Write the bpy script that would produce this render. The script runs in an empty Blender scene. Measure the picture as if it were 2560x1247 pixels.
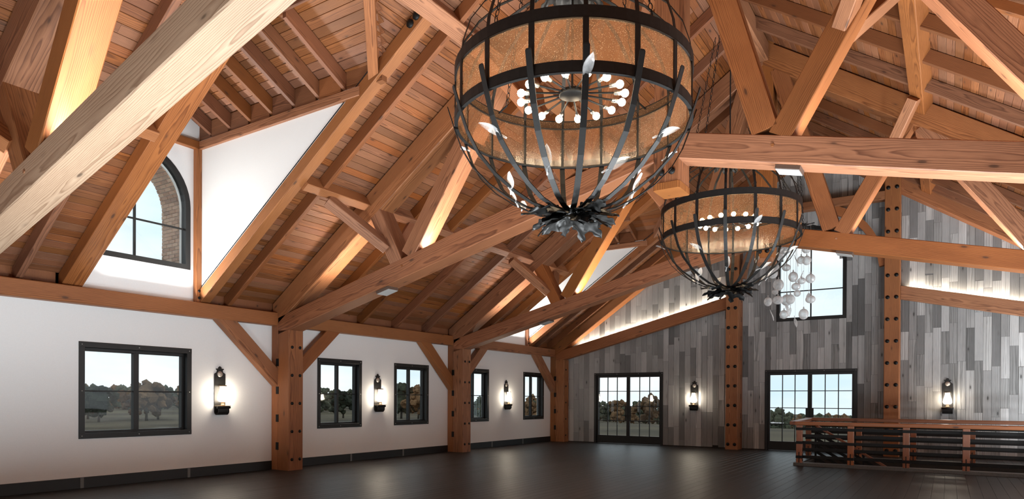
import bpy, bmesh, math, random
from mathutils import Vector, Matrix, noise
from math import sin, cos, pi, sqrt, atan2, radians
rnd = random.Random(7)
S = bpy.context.scene
COL = S.collection
# ------------------------------------------------------------------ camera
cam_d = bpy.data.cameras.new('camera'); cam = bpy.data.objects.new('camera', cam_d); COL.objects.link(cam)
CAMP = Vector((13.149, 0.0, 1.65))
psi, pit, rol = radians(32.9657), radians(-0.2496), radians(-0.2701)
R0 = Vector((cos(psi), sin(psi), 0)); F0 = Vector((-sin(psi), cos(psi), 0)); ZV = Vector((0, 0, 1))
FW = F0*cos(pit) + ZV*sin(pit); U0 = -F0*sin(pit) + ZV*cos(pit)
RT = R0*cos(rol) - U0*sin(rol); UP = R0*sin(rol) + U0*cos(rol)
cam.matrix_world = Matrix(((RT.x, UP.x, -FW.x, CAMP.x), (RT.y, UP.y, -FW.y, CAMP.y), (RT.z, UP.z, -FW.z, CAMP.z), (0, 0, 0, 1)))
FPX = 1678.4
cam_d.sensor_width = 36; cam_d.lens = 36*FPX/2560; cam_d.shift_y = (1004.95-623.5)/2560
cam_d.clip_start = .05; cam_d.clip_end = 1500
S.camera = cam
# ------------------------------------------------------------------ exposure, sky, lights
S.view_settings.view_transform = 'Standard'; S.view_settings.look = 'None'
S.view_settings.exposure = 0.0; S.view_settings.gamma = 1.0; S.view_settings.use_curve_mapping = False
S.cycles.sample_clamp_indirect = 4.0
S.cycles.max_bounces = 7; S.cycles.diffuse_bounces = 4; S.cycles.transparent_max_bounces = 12; S.cycles.adaptive_threshold = .025
S.cycles.caustics_reflective = False; S.cycles.caustics_refractive = False
SKY = 1.35
wld = bpy.data.worlds.new('sky'); S.world = wld; wld.use_nodes = True
nt = wld.node_tree; nt.nodes.clear()
def nd(t, ty, **kw):
    n = t.nodes.new(ty)
    for k, v in kw.items():
        if k.startswith('i_'): n.inputs[k[2:].replace('_', ' ')].default_value = v
        else: setattr(n, k, v)
    return n
g = nd(nt, 'ShaderNodeNewGeometry'); mp = nd(nt, 'ShaderNodeMapping'); mp.inputs['Scale'].default_value = (1.5, 1.5, 5)
nz = nd(nt, 'ShaderNodeTexNoise'); nz.inputs['Scale'].default_value = 1.6; nz.inputs['Detail'].default_value = 5
cr = nd(nt, 'ShaderNodeValToRGB'); cr.color_ramp.elements[0].position = .40; cr.color_ramp.elements[0].color = (.62, .77, .86, 1)
cr.color_ramp.elements[1].position = .62; cr.color_ramp.elements[1].color = (.92, .93, .93, 1)
bg = nd(nt, 'ShaderNodeBackground'); bg.inputs['Strength'].default_value = SKY; wo = nd(nt, 'ShaderNodeOutputWorld')
nt.links.new(g.outputs['Position'], mp.inputs['Vector']); nt.links.new(mp.outputs[0], nz.inputs['Vector'])
nt.links.new(nz.outputs['Fac'], cr.inputs['Fac']); nt.links.new(cr.outputs['Color'], bg.inputs['Color']); nt.links.new(bg.outputs[0], wo.inputs['Surface'])
# plan: X across the hall (0 = left wall), Y along it, ridge at X = W
W = 9.44; L = 23.435; XR = 2*W
Y1 = 10.2235; Y2 = 16.758; Y3 = 23.247; Y0 = 3.712; PW = .408; PD = .612
ZP, ZB = 3.615, 3.318
SL = .675
def deck(x): return 3.83 + SL*min(x, XR-x)
def ch_bot(x): return 3.195 + .2495*(x-.6) if x <= W else 5.405 - .2365*(x-W)
CHV = .40
def area(name, loc, dirv, sx, sy, power, col=(1, .90, .78), spread=180, along=None):
    """rectangular lamp shining along dirv; sx is measured along the vector 'along'"""
    d = bpy.data.lights.new(name, 'AREA'); d.shape = 'RECTANGLE'; d.size = sx; d.size_y = sy; d.energy = power; d.color = col; d.spread = radians(spread)
    o = bpy.data.objects.new(name, d); COL.objects.link(o)
    x = Vector(along).normalized(); z = -Vector(dirv); z = (z-x*z.dot(x)).normalized(); y = z.cross(x)
    o.matrix_world = Matrix(((x.x, y.x, z.x, loc[0]), (x.y, y.y, z.y, loc[1]), (x.z, y.z, z.z, loc[2]), (0, 0, 0, 1)))
    return o
def chslope(x): return .2495 if x < W else -.2365
LED, GAB, DORM, UPF, STW, FLR = 46.0, 75.0, 100.0, 18.0, 110.0, 1.22
for yt in (Y0, Y1, Y2):                      # light strips lying on top of the truss chords
    for s in (-1, 1):
        for d0, d1 in ((7.5, 5.9), (5.0, 2.0)):
            xm = W + s*(d0+d1)/2; ln = abs(d0-d1)
            area('chord_uplight', (xm, yt, ch_bot(xm)+CHV+.045), (0, 0, 1), ln, .08, LED*ln/2, (1, .91, .80), 170, (1, 0, chslope(xm)))
for s in (-1, 1):                            # strips behind the gable chords, washing the planks
    xm = W + s*5.5; area('gable_uplight', (xm, L-.10, ch_bot(xm)+CHV+(.0 if s < 0 else -.12)-.02), (0, .25, 1), 5.8, .04, GAB, (1, .86, .68), 160, (1, 0, chslope(xm)))
for yc in (6.92, 19.97):                     # lamps lying on the wall plate under the dormer windows
    area('dormer_uplight', (.17, yc+.25, 3.65), (.62, .12, 1), 1.7, .06, DORM, (1, .97, .92), 130, (0, 1, 0))
area('added_stairwell_fill', (12.8, 19.7, -.75), (-.1, -.15, 1), 4.6, 1.6, STW, (.98, .98, 1), 150, (1, 0, 0))      # fill lamp added down in the stair well, brightens the timbers above
FLOORFILL = ((11.5, 8.7, 440), (14.6, 10.7, 440), (8.0, 5.9, 360), (5.8, 3.2, 170), (3.8, .8, 70), (8.2, .9, 260), (16.4, 12.5, 420), (16.8, 17.2, 420), (16.6, 22.0, 260))
for x, y, p in FLOORFILL:                          # added fill lamps on the floor, out of view below or right of the frame
    area('added_floor_fill', (x, y, .19), (0, 0, 1), .9, .9, p*FLR, (.91, .965, 1), 180, (1, 0, 0))
for xu in (9.3, 12.6, 16.2):                       # unseen fill lamps added behind the viewpoint
    area('added_rear_fill', (xu, -5.7, 2.4), (0, 1, .35), 1.05, 2.2, UPF, (.96, .98, 1), 150, (0, 0, 1))
# ------------------------------------------------------------------ materials
MATS = {}
def mat(name):
    m = bpy.data.materials.new(name); m.use_nodes = True; t = m.node_tree; t.nodes.clear()
    out = t.nodes.new('ShaderNodeOutputMaterial'); MATS[name] = m
    return m, t, out
def bsdf(t, out, rough=.5, col=None, metal=0, spec=.5):
    b = t.nodes.new('ShaderNodeBsdfPrincipled'); b.inputs['Roughness'].default_value = rough; b.inputs['Metallic'].default_value = metal
    b.inputs['Specular IOR Level'].default_value = spec
    if col: b.inputs['Base Color'].default_value = (*col, 1)
    t.links.new(b.outputs[0], out.inputs['Surface']); return b
def ramp(t, stops, interp='LINEAR'):
    r = t.nodes.new('ShaderNodeValToRGB'); e = r.color_ramp.elements; r.color_ramp.interpolation = interp
    while len(e) < len(stops): e.new(.5)
    for x, (p, c) in zip(e, stops): x.position = p; x.color = (*c, 1) if len(c) == 3 else c
    return r
def mth(t, op, a, b=None, c=None):
    n = t.nodes.new('ShaderNodeMath'); n.operation = op
    for i, v in enumerate((a, b, c)):
        if v is None: continue
        if isinstance(v, (int, float)): n.inputs[i].default_value = v
        else: t.links.new(v, n.inputs[i])
    return n.outputs[0]
def mix(t, typ, f, a, b):
    n = t.nodes.new('ShaderNodeMix'); n.data_type = 'RGBA'; n.blend_type = typ
    for i, v in ((0, f), (6, a), (7, b)):
        if isinstance(v, (int, float)): n.inputs[i].default_value = v
        elif isinstance(v, tuple): n.inputs[i].default_value = (*v, 1)
        else: t.links.new(v, n.inputs[i])
    return n.outputs[2]
def wood(name, light, dark, knot, ring=14.0, rough=.55, spread=.25, gr=1.0, knots=True, contrast=1.0, grey=False):
    m, t, out = mat(name); b = bsdf(t, out, rough, spec=.35)
    tc = t.nodes.new('ShaderNodeTexCoord'); oi = t.nodes.new('ShaderNodeObjectInfo'); ge = t.nodes.new('ShaderNodeNewGeometry')
    rn = mth(t, 'FRACT', mth(t, 'ADD', mth(t, 'MULTIPLY', oi.outputs['Random'], 1.0), mth(t, 'MULTIPLY', ge.outputs['Random Per Island'], 7.31)))
    sx = t.nodes.new('ShaderNodeSeparateXYZ'); t.links.new(tc.outputs['Object'], sx.inputs[0])
    r2 = mth(t, 'FRACT', mth(t, 'MULTIPLY', rn, 17.7)); r3 = mth(t, 'FRACT', mth(t, 'MULTIPLY', rn, 41.3))
    cx = t.nodes.new('ShaderNodeCombineXYZ')
    t.links.new(mth(t, 'ADD', sx.outputs[0], mth(t, 'MULTIPLY', rn, 60)), cx.inputs[0])
    t.links.new(mth(t, 'ADD', sx.outputs[1], mth(t, 'MULTIPLY_ADD', r2, .34, -.17)), cx.inputs[1])
    t.links.new(mth(t, 'ADD', sx.outputs[2], mth(t, 'MULTIPLY_ADD', r3, .34, -.05)), cx.inputs[2])
    def mapped(sc):
        mpn = t.nodes.new('ShaderNodeMapping'); mpn.inputs['Scale'].default_value = sc; t.links.new(cx.outputs[0], mpn.inputs['Vector']); return mpn.outputs[0]
    wn = t.nodes.new('ShaderNodeTexNoise'); wn.inputs['Scale'].default_value = 1.0; wn.inputs['Detail'].default_value = 3; t.links.new(mapped((.55, 4, 4)), wn.inputs['Vector'])
    # radial distance warped by noise -> growth rings that open into cathedral figures
    yy = mth(t, 'POWER', cx.inputs[1].links[0].from_socket, 2.0); zz = mth(t, 'POWER', cx.inputs[2].links[0].from_socket, 2.0)
    rad = mth(t, 'SQRT', mth(t, 'ADD', mth(t, 'ABSOLUTE', yy), mth(t, 'ABSOLUTE', zz)))
    rad = mth(t, 'ADD', rad, mth(t, 'MULTIPLY', wn.outputs['Fac'], .10*gr))
    fr = mth(t, 'FRACT', mth(t, 'MULTIPLY', rad, 1000.0/ring))
    rr = ramp(t, [(0, (0, 0, 0)), (.62, (.45, .45, .45)), (.86, (1, 1, 1)), (1, (0, 0, 0))]); t.links.new(fr, rr.inputs[0])
    fn = t.nodes.new('ShaderNodeTexNoise'); fn.inputs['Scale'].default_value = 1.0; fn.inputs['Detail'].default_value = 4; t.links.new(mapped((5, 130, 130)), fn.inputs['Vector'])
    bn = t.nodes.new('ShaderNodeTexNoise'); bn.inputs['Scale'].default_value = 1.0; bn.inputs['Detail'].default_value = 2; t.links.new(mapped((.7, 2.2, 2.2)), bn.inputs['Vector'])
    f = mth(t, 'MULTIPLY', rr.outputs['Color'], .62*contrast)
    f = mth(t, 'ADD', f, mth(t, 'MULTIPLY', mth(t, 'SUBTRACT', fn.outputs['Fac'], .5), .55*contrast))
    f = mth(t, 'ADD', f, mth(t, 'MULTIPLY', mth(t, 'SUBTRACT', bn.outputs['Fac'], .5), .7))
    cl = t.nodes.new('ShaderNodeClamp'); t.links.new(f, cl.inputs[0])
    col = mix(t, 'MIX', cl.outputs[0], light, dark)
    vv = mth(t, 'MULTIPLY_ADD', rn, spread*2, 1-spread)
    hs = t.nodes.new('ShaderNodeHueSaturation'); t.links.new(col, hs.inputs['Color']); t.links.new(vv, hs.inputs['Value'])
    t.links.new(mth(t, 'MULTIPLY_ADD', r2, .006, .497), hs.inputs['Hue']); t.links.new(mth(t, 'MULTIPLY_ADD', r3, .2, .9) if not grey else mth(t, 'MULTIPLY_ADD', r3, .9, .1), hs.inputs['Saturation'])
    col = hs.outputs[0]
    if knots:
        vo = t.nodes.new('ShaderNodeTexVoronoi'); vo.inputs['Scale'].default_value = 1.0; t.links.new(mapped((1.5, 4.2, 4.2)), vo.inputs['Vector'])
        kr = ramp(t, [(0, (1, 1, 1)), (.065, (.85, .85, .85)), (.10, (.25, .25, .25)), (.19, (0, 0, 0))]); t.links.new(vo.outputs['Distance'], kr.inputs[0])
        col = mix(t, 'MIX', mth(t, 'MULTIPLY', kr.outputs['Color'], .85), col, knot)
    t.links.new(col, b.inputs['Base Color'])
    bp = t.nodes.new('ShaderNodeBump'); bp.inputs['Strength'].default_value = .12; bp.inputs['Distance'].default_value = .01
    t.links.new(f, bp.inputs['Height']); t.links.new(bp.outputs[0], b.inputs['Normal'])
    return m
M_T = wood('douglas_fir_timber', (.335, .136, .058), (.115, .038, .015), (.045, .022, .014), ring=17, spread=.13, contrast=1.25)
M_TP = wood('cool_lit_timber', (.43, .30, .20), (.20, .115, .066), (.07, .045, .03), ring=19, spread=.05, contrast=1.25)  # fir made paler and greyer: cool light on the near chord, put into its colour
M_R = wood('fir_rafter', (.215, .080, .033), (.074, .024, .010), (.04, .018, .011), ring=13, spread=.16, contrast=1.2)
M_D = wood('fir_deck_board', (.25, .097, .040), (.075, .025, .010), (.035, .016, .010), ring=13, spread=.22, gr=.7, contrast=1.25)
M_G = wood('weathered_grey_plank', (.36, .36, .355), (.08, .08, .077), (.025, .025, .023), ring=26, rough=.75, spread=.52, gr=.5, contrast=1.0, grey=True)
M_F = wood('dark_stained_floor', (.014, .0125, .012), (.006, .0055, .005), (.005, .004, .004), ring=16, rough=.42, spread=.35, knots=False, grey=True)
M_RW = wood('red_stained_rail', (.30, .115, .055), (.12, .04, .02), (.04, .015, .01), ring=9, spread=.12, rough=.35)
def simple(name, col, rough=.5, metal=0, spec=.5, bump=0, bscale=40, var=0):
    m, t, out = mat(name); b = bsdf(t, out, rough, col, metal, spec)
    tc = t.nodes.new('ShaderNodeTexCoord'); n = t.nodes.new('ShaderNodeTexNoise'); n.inputs['Scale'].default_value = bscale; n.inputs['Detail'].default_value = 4
    t.links.new(tc.outputs['Object'], n.inputs['Vector'])
    if var:
        r = ramp(t, [(.3, tuple(c*(1-var) for c in col)), (.7, tuple(min(1, c*(1+var)) for c in col))]); t.links.new(n.outputs['Fac'], r.inputs[0]); t.links.new(r.outputs[0], b.inputs['Base Color'])
    if bump:
        bp = t.nodes.new('ShaderNodeBump'); bp.inputs['Strength'].default_value = bump; bp.inputs['Distance'].default_value = .01
        t.links.new(n.outputs['Fac'], bp.inputs['Height']); t.links.new(bp.outputs[0], b.inputs['Normal'])
    return m
M_W = simple('white_plaster', (.83, .845, .85), .85, bump=.05, bscale=60, var=.015)
M_BK = simple('black_steel', (.010, .0095, .009), .5, .0, .3, bump=.05, bscale=30, var=.2)
M_WF = simple('black_window_metal', (.012, .012, .012), .45, .0, .35, bump=.03, var=.1)
M_BB = simple('black_baseboard', (.004, .004, .004), .5, var=.2)
M_BOLT = simple('black_iron_bolt', (.005, .0048, .0047), .5, .0, .25, var=.2)
M_STEEL = simple('brushed_metal', (.55, .54, .52), .35, .9, bump=.04)
M_JP = simple('dull_zinc_plate', (.14, .14, .135), .5, .2, bump=.05)
M_BRONZE = simple('bronze', (.36, .27, .18), .4, .7, bump=.08, var=.2)
M_LEAF = simple('black_forged_leaf', (.010, .0098, .0095), .42, .0, .3, bump=.15, bscale=12, var=.25)
M_BOX = simple('lamp_box_painted', (.09, .055, .04), .5, var=.1)
M_BOXW = simple('lamp_box_lens', (.40, .39, .38), .5, var=.05)
M_MED = simple('medallion_pewter', (.46, .41, .36), .4, .6, bump=.3, bscale=60, var=.2)
M_DK = simple('dark_plenum', (.02, .016, .013), .9, var=.2)
M_CURB = simple('grey_stone_curb', (.075, .072, .068), .6, bump=.1, var=.2)
def brickmat():
    m, t, out = mat('red_brown_brick'); b = bsdf(t, out, .85)
    oi = t.nodes.new('ShaderNodeObjectInfo'); r = ramp(t, [(0, (.48, .27, .17)), (.4, (.64, .39, .26)), (.8, (.74, .50, .35)), (1, (.42, .25, .17))]); t.links.new(oi.outputs['Random'], r.inputs[0])
    tc = t.nodes.new('ShaderNodeTexCoord'); n = t.nodes.new('ShaderNodeTexNoise'); n.inputs['Scale'].default_value = 40; t.links.new(tc.outputs['Object'], n.inputs['Vector'])
    t.links.new(mix(t, 'MULTIPLY', .4, r.outputs[0], n.outputs['Color']), b.inputs['Base Color']); return m
M_BRICK = brickmat(); M_MORTAR = simple('pale_mortar', (.55, .50, .45), .9, bump=.2)
def glassmat():
    m, t, out = mat('window_glass'); tr = t.nodes.new('ShaderNodeBsdfTransparent'); tr.inputs[0].default_value = (.95, .97, .97, 1)
    gl = t.nodes.new('ShaderNodeBsdfGlossy'); gl.inputs['Roughness'].default_value = .02; fr = t.nodes.new('ShaderNodeLayerWeight'); fr.inputs[0].default_value = .5
    mx = t.nodes.new('ShaderNodeMixShader'); t.links.new(mth(t, 'MULTIPLY_ADD', mth(t, 'POWER', fr.outputs['Facing'], 5.0), .9, .035), mx.inputs[0]); t.links.new(tr.outputs[0], mx.inputs[1]); t.links.new(gl.outputs[0], mx.inputs[2]); t.links.new(mx.outputs[0], out.inputs[0]); return m
M_GL = glassmat()
def seeded():
    m, t, out = mat('seeded_amber_glass'); tr = t.nodes.new('ShaderNodeBsdfTransparent'); tr.inputs[0].default_value = (.80, .60, .43, 1)
    tl = t.nodes.new('ShaderNodeBsdfTranslucent'); df = t.nodes.new('ShaderNodeBsdfDiffuse'); gl = t.nodes.new('ShaderNodeBsdfGlossy'); gl.inputs['Roughness'].default_value = .25
    tc = t.nodes.new('ShaderNodeTexCoord'); vo = t.nodes.new('ShaderNodeTexVoronoi'); vo.inputs['Scale'].default_value = 75; t.links.new(tc.outputs['Object'], vo.inputs['Vector'])
    nz = t.nodes.new('ShaderNodeTexNoise'); nz.inputs['Scale'].default_value = 6; t.links.new(tc.outputs['Object'], nz.inputs['Vector'])
    sp = ramp(t, [(.12, (1, 1, 1)), (.24, (0, 0, 0))]); t.links.new(vo.outputs['Distance'], sp.inputs[0])
    c = mix(t, 'MIX', sp.outputs[0], (.46, .24, .12), (.95, .75, .55))
    t.links.new(c, tl.inputs[0]); t.links.new(c, df.inputs[0])
    m1 = t.nodes.new('ShaderNodeMixShader'); m1.inputs[0].default_value = .35; t.links.new(tl.outputs[0], m1.inputs[1]); t.links.new(df.outputs[0], m1.inputs[2])
    m2 = t.nodes.new('ShaderNodeMixShader'); t.links.new(mth(t, 'ADD', mth(t, 'MULTIPLY_ADD', nz.outputs['Fac'], .25, .28), mth(t, 'MULTIPLY', sp.outputs[0], .35)), m2.inputs[0]); t.links.new(tr.outputs[0], m2.inputs[1]); t.links.new(m1.outputs[0], m2.inputs[2])
    m3 = t.nodes.new('ShaderNodeMixShader'); m3.inputs[0].default_value = .05; t.links.new(m2.outputs[0], m3.inputs[1]); t.links.new(gl.outputs[0], m3.inputs[2])
    bp = t.nodes.new('ShaderNodeBump'); bp.inputs['Strength'].default_value = .4; bp.inputs['Distance'].default_value = .005; t.links.new(sp.outputs[0], bp.inputs['Height'])
    for n in (tl, df, gl): t.links.new(bp.outputs[0], n.inputs['Normal'])
    t.links.new(m3.outputs[0], out.inputs[0]); return m
M_SEED = seeded()
def clearglass(name, w=.35):
    m, t, out = mat(name); tr = t.nodes.new('ShaderNodeBsdfTransparent'); tr.inputs[0].default_value = (.93, .95, .95, 1)
    gl = t.nodes.new('ShaderNodeBsdfGlossy'); gl.inputs['Roughness'].default_value = .06; df = t.nodes.new('ShaderNodeBsdfTranslucent'); df.inputs[0].default_value = (1, 1, 1, 1)
    d2 = t.nodes.new('ShaderNodeBsdfDiffuse'); d2.inputs[0].default_value = (.95, .96, .97, 1)
    lw = t.nodes.new('ShaderNodeLayerWeight'); lw.inputs[0].default_value = .45
    tc = t.nodes.new('ShaderNodeTexCoord'); n = t.nodes.new('ShaderNodeTexNoise'); n.inputs['Scale'].default_value = 14; t.links.new(tc.outputs['Object'], n.inputs['Vector'])
    a = t.nodes.new('ShaderNodeMixShader'); a.inputs[0].default_value = .5; t.links.new(df.outputs[0], a.inputs[1]); t.links.new(d2.outputs[0], a.inputs[2])
    a2 = t.nodes.new('ShaderNodeMixShader'); a2.inputs[0].default_value = .15; t.links.new(a.outputs[0], a2.inputs[1]); t.links.new(gl.outputs[0], a2.inputs[2])
    x = t.nodes.new('ShaderNodeMixShader'); t.links.new(mth(t, 'MINIMUM', mth(t, 'ADD', mth(t, 'MULTIPLY', lw.outputs['Facing'], .9), mth(t, 'MULTIPLY', n.outputs['Fac'], w)), .95), x.inputs[0])
    t.links.new(tr.outputs[0], x.inputs[1]); t.links.new(a2.outputs[0], x.inputs[2]); t.links.new(x.outputs[0], out.inputs[0]); return m
M_CG = clearglass('clear_blown_glass', .95); M_GLF = clearglass('clear_glass_leaf', .25)
def emis(name, col, s):
    m, t, out = mat(name); e = t.nodes.new('ShaderNodeEmission'); e.inputs[0].default_value = (*col, 1); e.inputs[1].default_value = s; t.links.new(e.outputs[0], out.inputs[0]); return m
M_BULB = emis('lit_bulb', (1, .80, .55), 90)
M_SCG = emis('lit_frosted_chimney', (1, .86, .68), 42)
M_STRIP = emis('lit_led_strip', (1, .88, .72), 3)
def treemat(name, c0, c1):
    m, t, out = mat(name); b = bsdf(t, out, .9, spec=.1); oi = t.nodes.new('ShaderNodeObjectInfo'); tc = t.nodes.new('ShaderNodeTexCoord')
    n = t.nodes.new('ShaderNodeTexNoise'); n.inputs['Scale'].default_value = 1.6; n.inputs['Detail'].default_value = 6; t.links.new(tc.outputs['Object'], n.inputs['Vector'])
    f = mth(t, 'ADD', mth(t, 'MULTIPLY', n.outputs['Fac'], .9), mth(t, 'MULTIPLY_ADD', oi.outputs['Random'], .5, -.25))
    r = ramp(t, [(.25, c0), (.75, c1)]); t.links.new(f, r.inputs[0]); t.links.new(r.outputs[0], b.inputs['Base Color']); return m
M_TG = treemat('dark_green_foliage', (.020, .024, .016), (.075, .080, .050))
M_TB = treemat('russet_foliage', (.055, .032, .018), (.20, .115, .058))
M_TT = simple('bark', (.05, .04, .03), .9)
def fieldmat():
    m, t, out = mat('autumn_field'); b = bsdf(t, out, .95, spec=.1); tc = t.nodes.new('ShaderNodeTexCoord'); mpn = t.nodes.new('ShaderNodeMapping'); mpn.inputs['Scale'].default_value = (.05, .05, .05); t.links.new(tc.outputs['Object'], mpn.inputs[0])
    n = t.nodes.new('ShaderNodeTexNoise'); n.inputs['Scale'].default_value = 1.2; n.inputs['Detail'].default_value = 7; t.links.new(mpn.outputs[0], n.inputs['Vector'])
    r = ramp(t, [(.3, (.030, .026, .017)), (.5, (.072, .056, .035)), (.7, (.098, .082, .048))]); t.links.new(n.outputs['Fac'], r.inputs[0]); t.links.new(r.outputs[0], b.inputs['Base Color']); return m
M_FIELD = fieldmat()
# ------------------------------------------------------------------ helpers
WM = {}
def thing(name, label, cat, loc=(0, 0, 0), group=None, kind=None):
    o = bpy.data.objects.new(name, None); COL.objects.link(o); o.location = loc; o.empty_display_size = .1
    WM[o] = Matrix.Translation(loc); tag(o, label, cat, group, kind); return o
def tag(o, label=None, cat=None, group=None, kind=None):
    if label: o['label'] = label
    if cat: o['category'] = cat
    if group: o['group'] = group
    if kind: o['kind'] = kind
    return o
def link(name, me, mt=None, parent=None, mw=None):
    o = bpy.data.objects.new(name, me); COL.objects.link(o)
    if mt is not None and len(me.materials) == 0: me.materials.append(mt)
    mw = mw if mw is not None else Matrix.Identity(4)
    WM[o] = mw.copy()
    if parent is not None:
        o.parent = parent; o.matrix_local = WM[parent].inverted() @ mw
    else: o.matrix_world = mw
    return o
def mesh(name, vs, fs, smooth=False):
    me = bpy.data.meshes.new(name); me.from_pydata([tuple(v) for v in vs], [], fs); me.validate(); me.update()
    if smooth:
        for p in me.polygons: p.use_smooth = True
    return me
class MB:
    def __init__(s): s.v = []; s.f = []
    def add(s, vs, fs):
        n = len(s.v); s.v += [Vector(v) for v in vs]; s.f += [[i+n for i in f] for f in fs]
    def box(s, x0, x1, y0, y1, z0, z1):
        s.add([(x, y, z) for z in (z0, z1) for y in (y0, y1) for x in (x0, x1)], [(0, 2, 3, 1), (4, 5, 7, 6), (0, 1, 5, 4), (2, 6, 7, 3), (0, 4, 6, 2), (1, 3, 7, 5)])
    def tube(s, pts, r, n=8, closed=False, flat=None):
        pts = [Vector(p) for p in pts]; k = len(pts); rings = []
        for i, p in enumerate(pts):
            a = pts[(i-1) % k] if (closed or i > 0) else p; b = pts[(i+1) % k] if (closed or i < k-1) else p
            d = (b-a).normalized(); u = Vector((0, 0, 1)) if abs(d.z) < .95 else Vector((1, 0, 0))
            x = d.cross(u).normalized(); y = x.cross(d); rr = r[i] if isinstance(r, (list, tuple)) else r
            rings.append([p + x*cos(2*pi*j/n)*rr + y*sin(2*pi*j/n)*rr for j in range(n)])
        fs = []
        for i in range(k if closed else k-1):
            for j in range(n): fs.append((i*n+j, i*n+(j+1) % n, ((i+1) % k)*n+(j+1) % n, ((i+1) % k)*n+j))
        if not closed: fs += [tuple(range(n-1, -1, -1)), tuple((k-1)*n+j for j in range(n))]
        s.add([v for q in rings for v in q], fs)
    def ribbon(s, pts, nrms, w, th):   # flat bar: pts path, nrms thickness direction, width sideways
        k = len(pts); q = []
        for i in range(k):
            p = Vector(pts[i]); n = Vector(nrms[i]).normalized(); d = (Vector(pts[min(i+1, k-1)])-Vector(pts[max(i-1, 0)])).normalized(); x = d.cross(n).normalized(); ww = w[i] if isinstance(w, list) else w
            q += [p-x*ww/2-n*th/2, p+x*ww/2-n*th/2, p+x*ww/2+n*th/2, p-x*ww/2+n*th/2]
        fs = [(i*4+j, i*4+(j+1) % 4, i*4+4+(j+1) % 4, i*4+4+j) for i in range(k-1) for j in range(4)] + [(3, 2, 1, 0), (k*4-4, k*4-3, k*4-2, k*4-1)]
        s.add(q, fs)
    def lathe(s, prof, n=16, c=(0, 0, 0)):
        c = Vector(c); vs = [c+Vector((r*cos(2*pi*j/n), r*sin(2*pi*j/n), z)) for r, z in prof for j in range(n)]; k = len(prof)
        s.add(vs, [(i*n+j, i*n+(j+1) % n, (i+1)*n+(j+1) % n, (i+1)*n+j) for i in range(k-1) for j in range(n)])
    def prism(s, poly, axis, a0, a1):  # poly of 2-D points extruded along axis X/Y/Z
        def P(p, a): return {'X': (a, p[0], p[1]), 'Y': (p[0], a, p[1]), 'Z': (p[0], p[1], a)}[axis]
        k = len(poly); s.add([P(p, a0) for p in poly] + [P(p, a1) for p in poly], [tuple(range(k-1, -1, -1)), tuple(range(k, 2*k))] + [(i, (i+1) % k, k+(i+1) % k, k+i) for i in range(k)])
    def cyl(s, p0, p1, r, n=12): s.tube([p0, p1], r, n)
    def build(s, name, mt, parent=None, smooth=False, mw=None, origin=None):
        vs = s.v
        if mw is None:
            o = Vector(origin) if origin is not None else (sum(vs, Vector())/len(vs) if vs else Vector()); mw = Matrix.Translation(o)
        inv = mw.inverted(); me = mesh(name, [inv @ v for v in vs], s.f, smooth)
        bm = bmesh.new(); bm.from_mesh(me); bmesh.ops.recalc_face_normals(bm, faces=bm.faces); bm.to_mesh(me); bm.free()
        return link(name, me, mt, parent, mw)
CACHE = {}
def barmesh(l, w, d, bv, mt):
    key = (round(l, 4), round(w, 4), round(d, 4), bv, mt.name)
    if key in CACHE: return CACHE[key]
    a, b = w/2, d/2; c = min(bv, a*.3, b*.3)
    sec = [(-a+c, -b), (a-c, -b), (a, -b+c), (a, b-c), (a-c, b), (-a+c, b), (-a, b-c), (-a, -b+c)]
    vs = [(x, y, z) for x in (-l/2, l/2) for y, z in sec]
    fs = [tuple(range(7, -1, -1)), tuple(range(8, 16))] + [(i, (i+1) % 8, 8+(i+1) % 8, 8+i) for i in range(8)]
    me = mesh('bar', vs, fs); me.materials.append(mt); CACHE[key] = me; return me
def frame(p0, p1, up):
    p0, p1 = Vector(p0), Vector(p1); x = (p1-p0).normalized(); u = Vector(up); y = u.cross(x).normalized(); z = x.cross(y); c = (p0+p1)/2
    return Matrix(((x.x, y.x, z.x, c.x), (x.y, y.y, z.y, c.y), (x.z, y.z, z.z, c.z), (0, 0, 0, 1))), (p1-p0).length
def beam(name, p0, p1, w, d, mt, parent=None, up=(0, 0, 1), bv=.008, cut0=None, cut1=None):
    """squared timber; w sideways, d along up; cut0/cut1 = normals of the end cuts"""
    mw, l = frame(p0, p1, up)
    if cut0 is None and cut1 is None: return link(name, barmesh(l, w, d, bv, mt), None, parent, mw)
    me = barmesh(l, w, d, bv, mt).copy(); x = mw.to_3x3() @ Vector((1, 0, 0)); inv = mw.inverted()
    for v in me.vertices:
        wv = mw @ v.co; cut, pt = (cut0, Vector(p0)) if v.co.x < 0 else (cut1, Vector(p1))
        if cut is not None:
            n = Vector(cut); t = (pt-wv).dot(n)/x.dot(n); v.co = inv @ (wv + x*t)
    me.update(); return link(name, me, None, parent, mw)
def inframe(p):
    d = Vector(p)-CAMP; z = d.dot(FW)
    if z < .3: return 0
    u = 1280+FPX*d.dot(RT)/z; v = 1004.95-FPX*d.dot(UP)/z
    if -60 < u < 2620 and -60 < v < 1310: return 1000/z
    return 0
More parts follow.
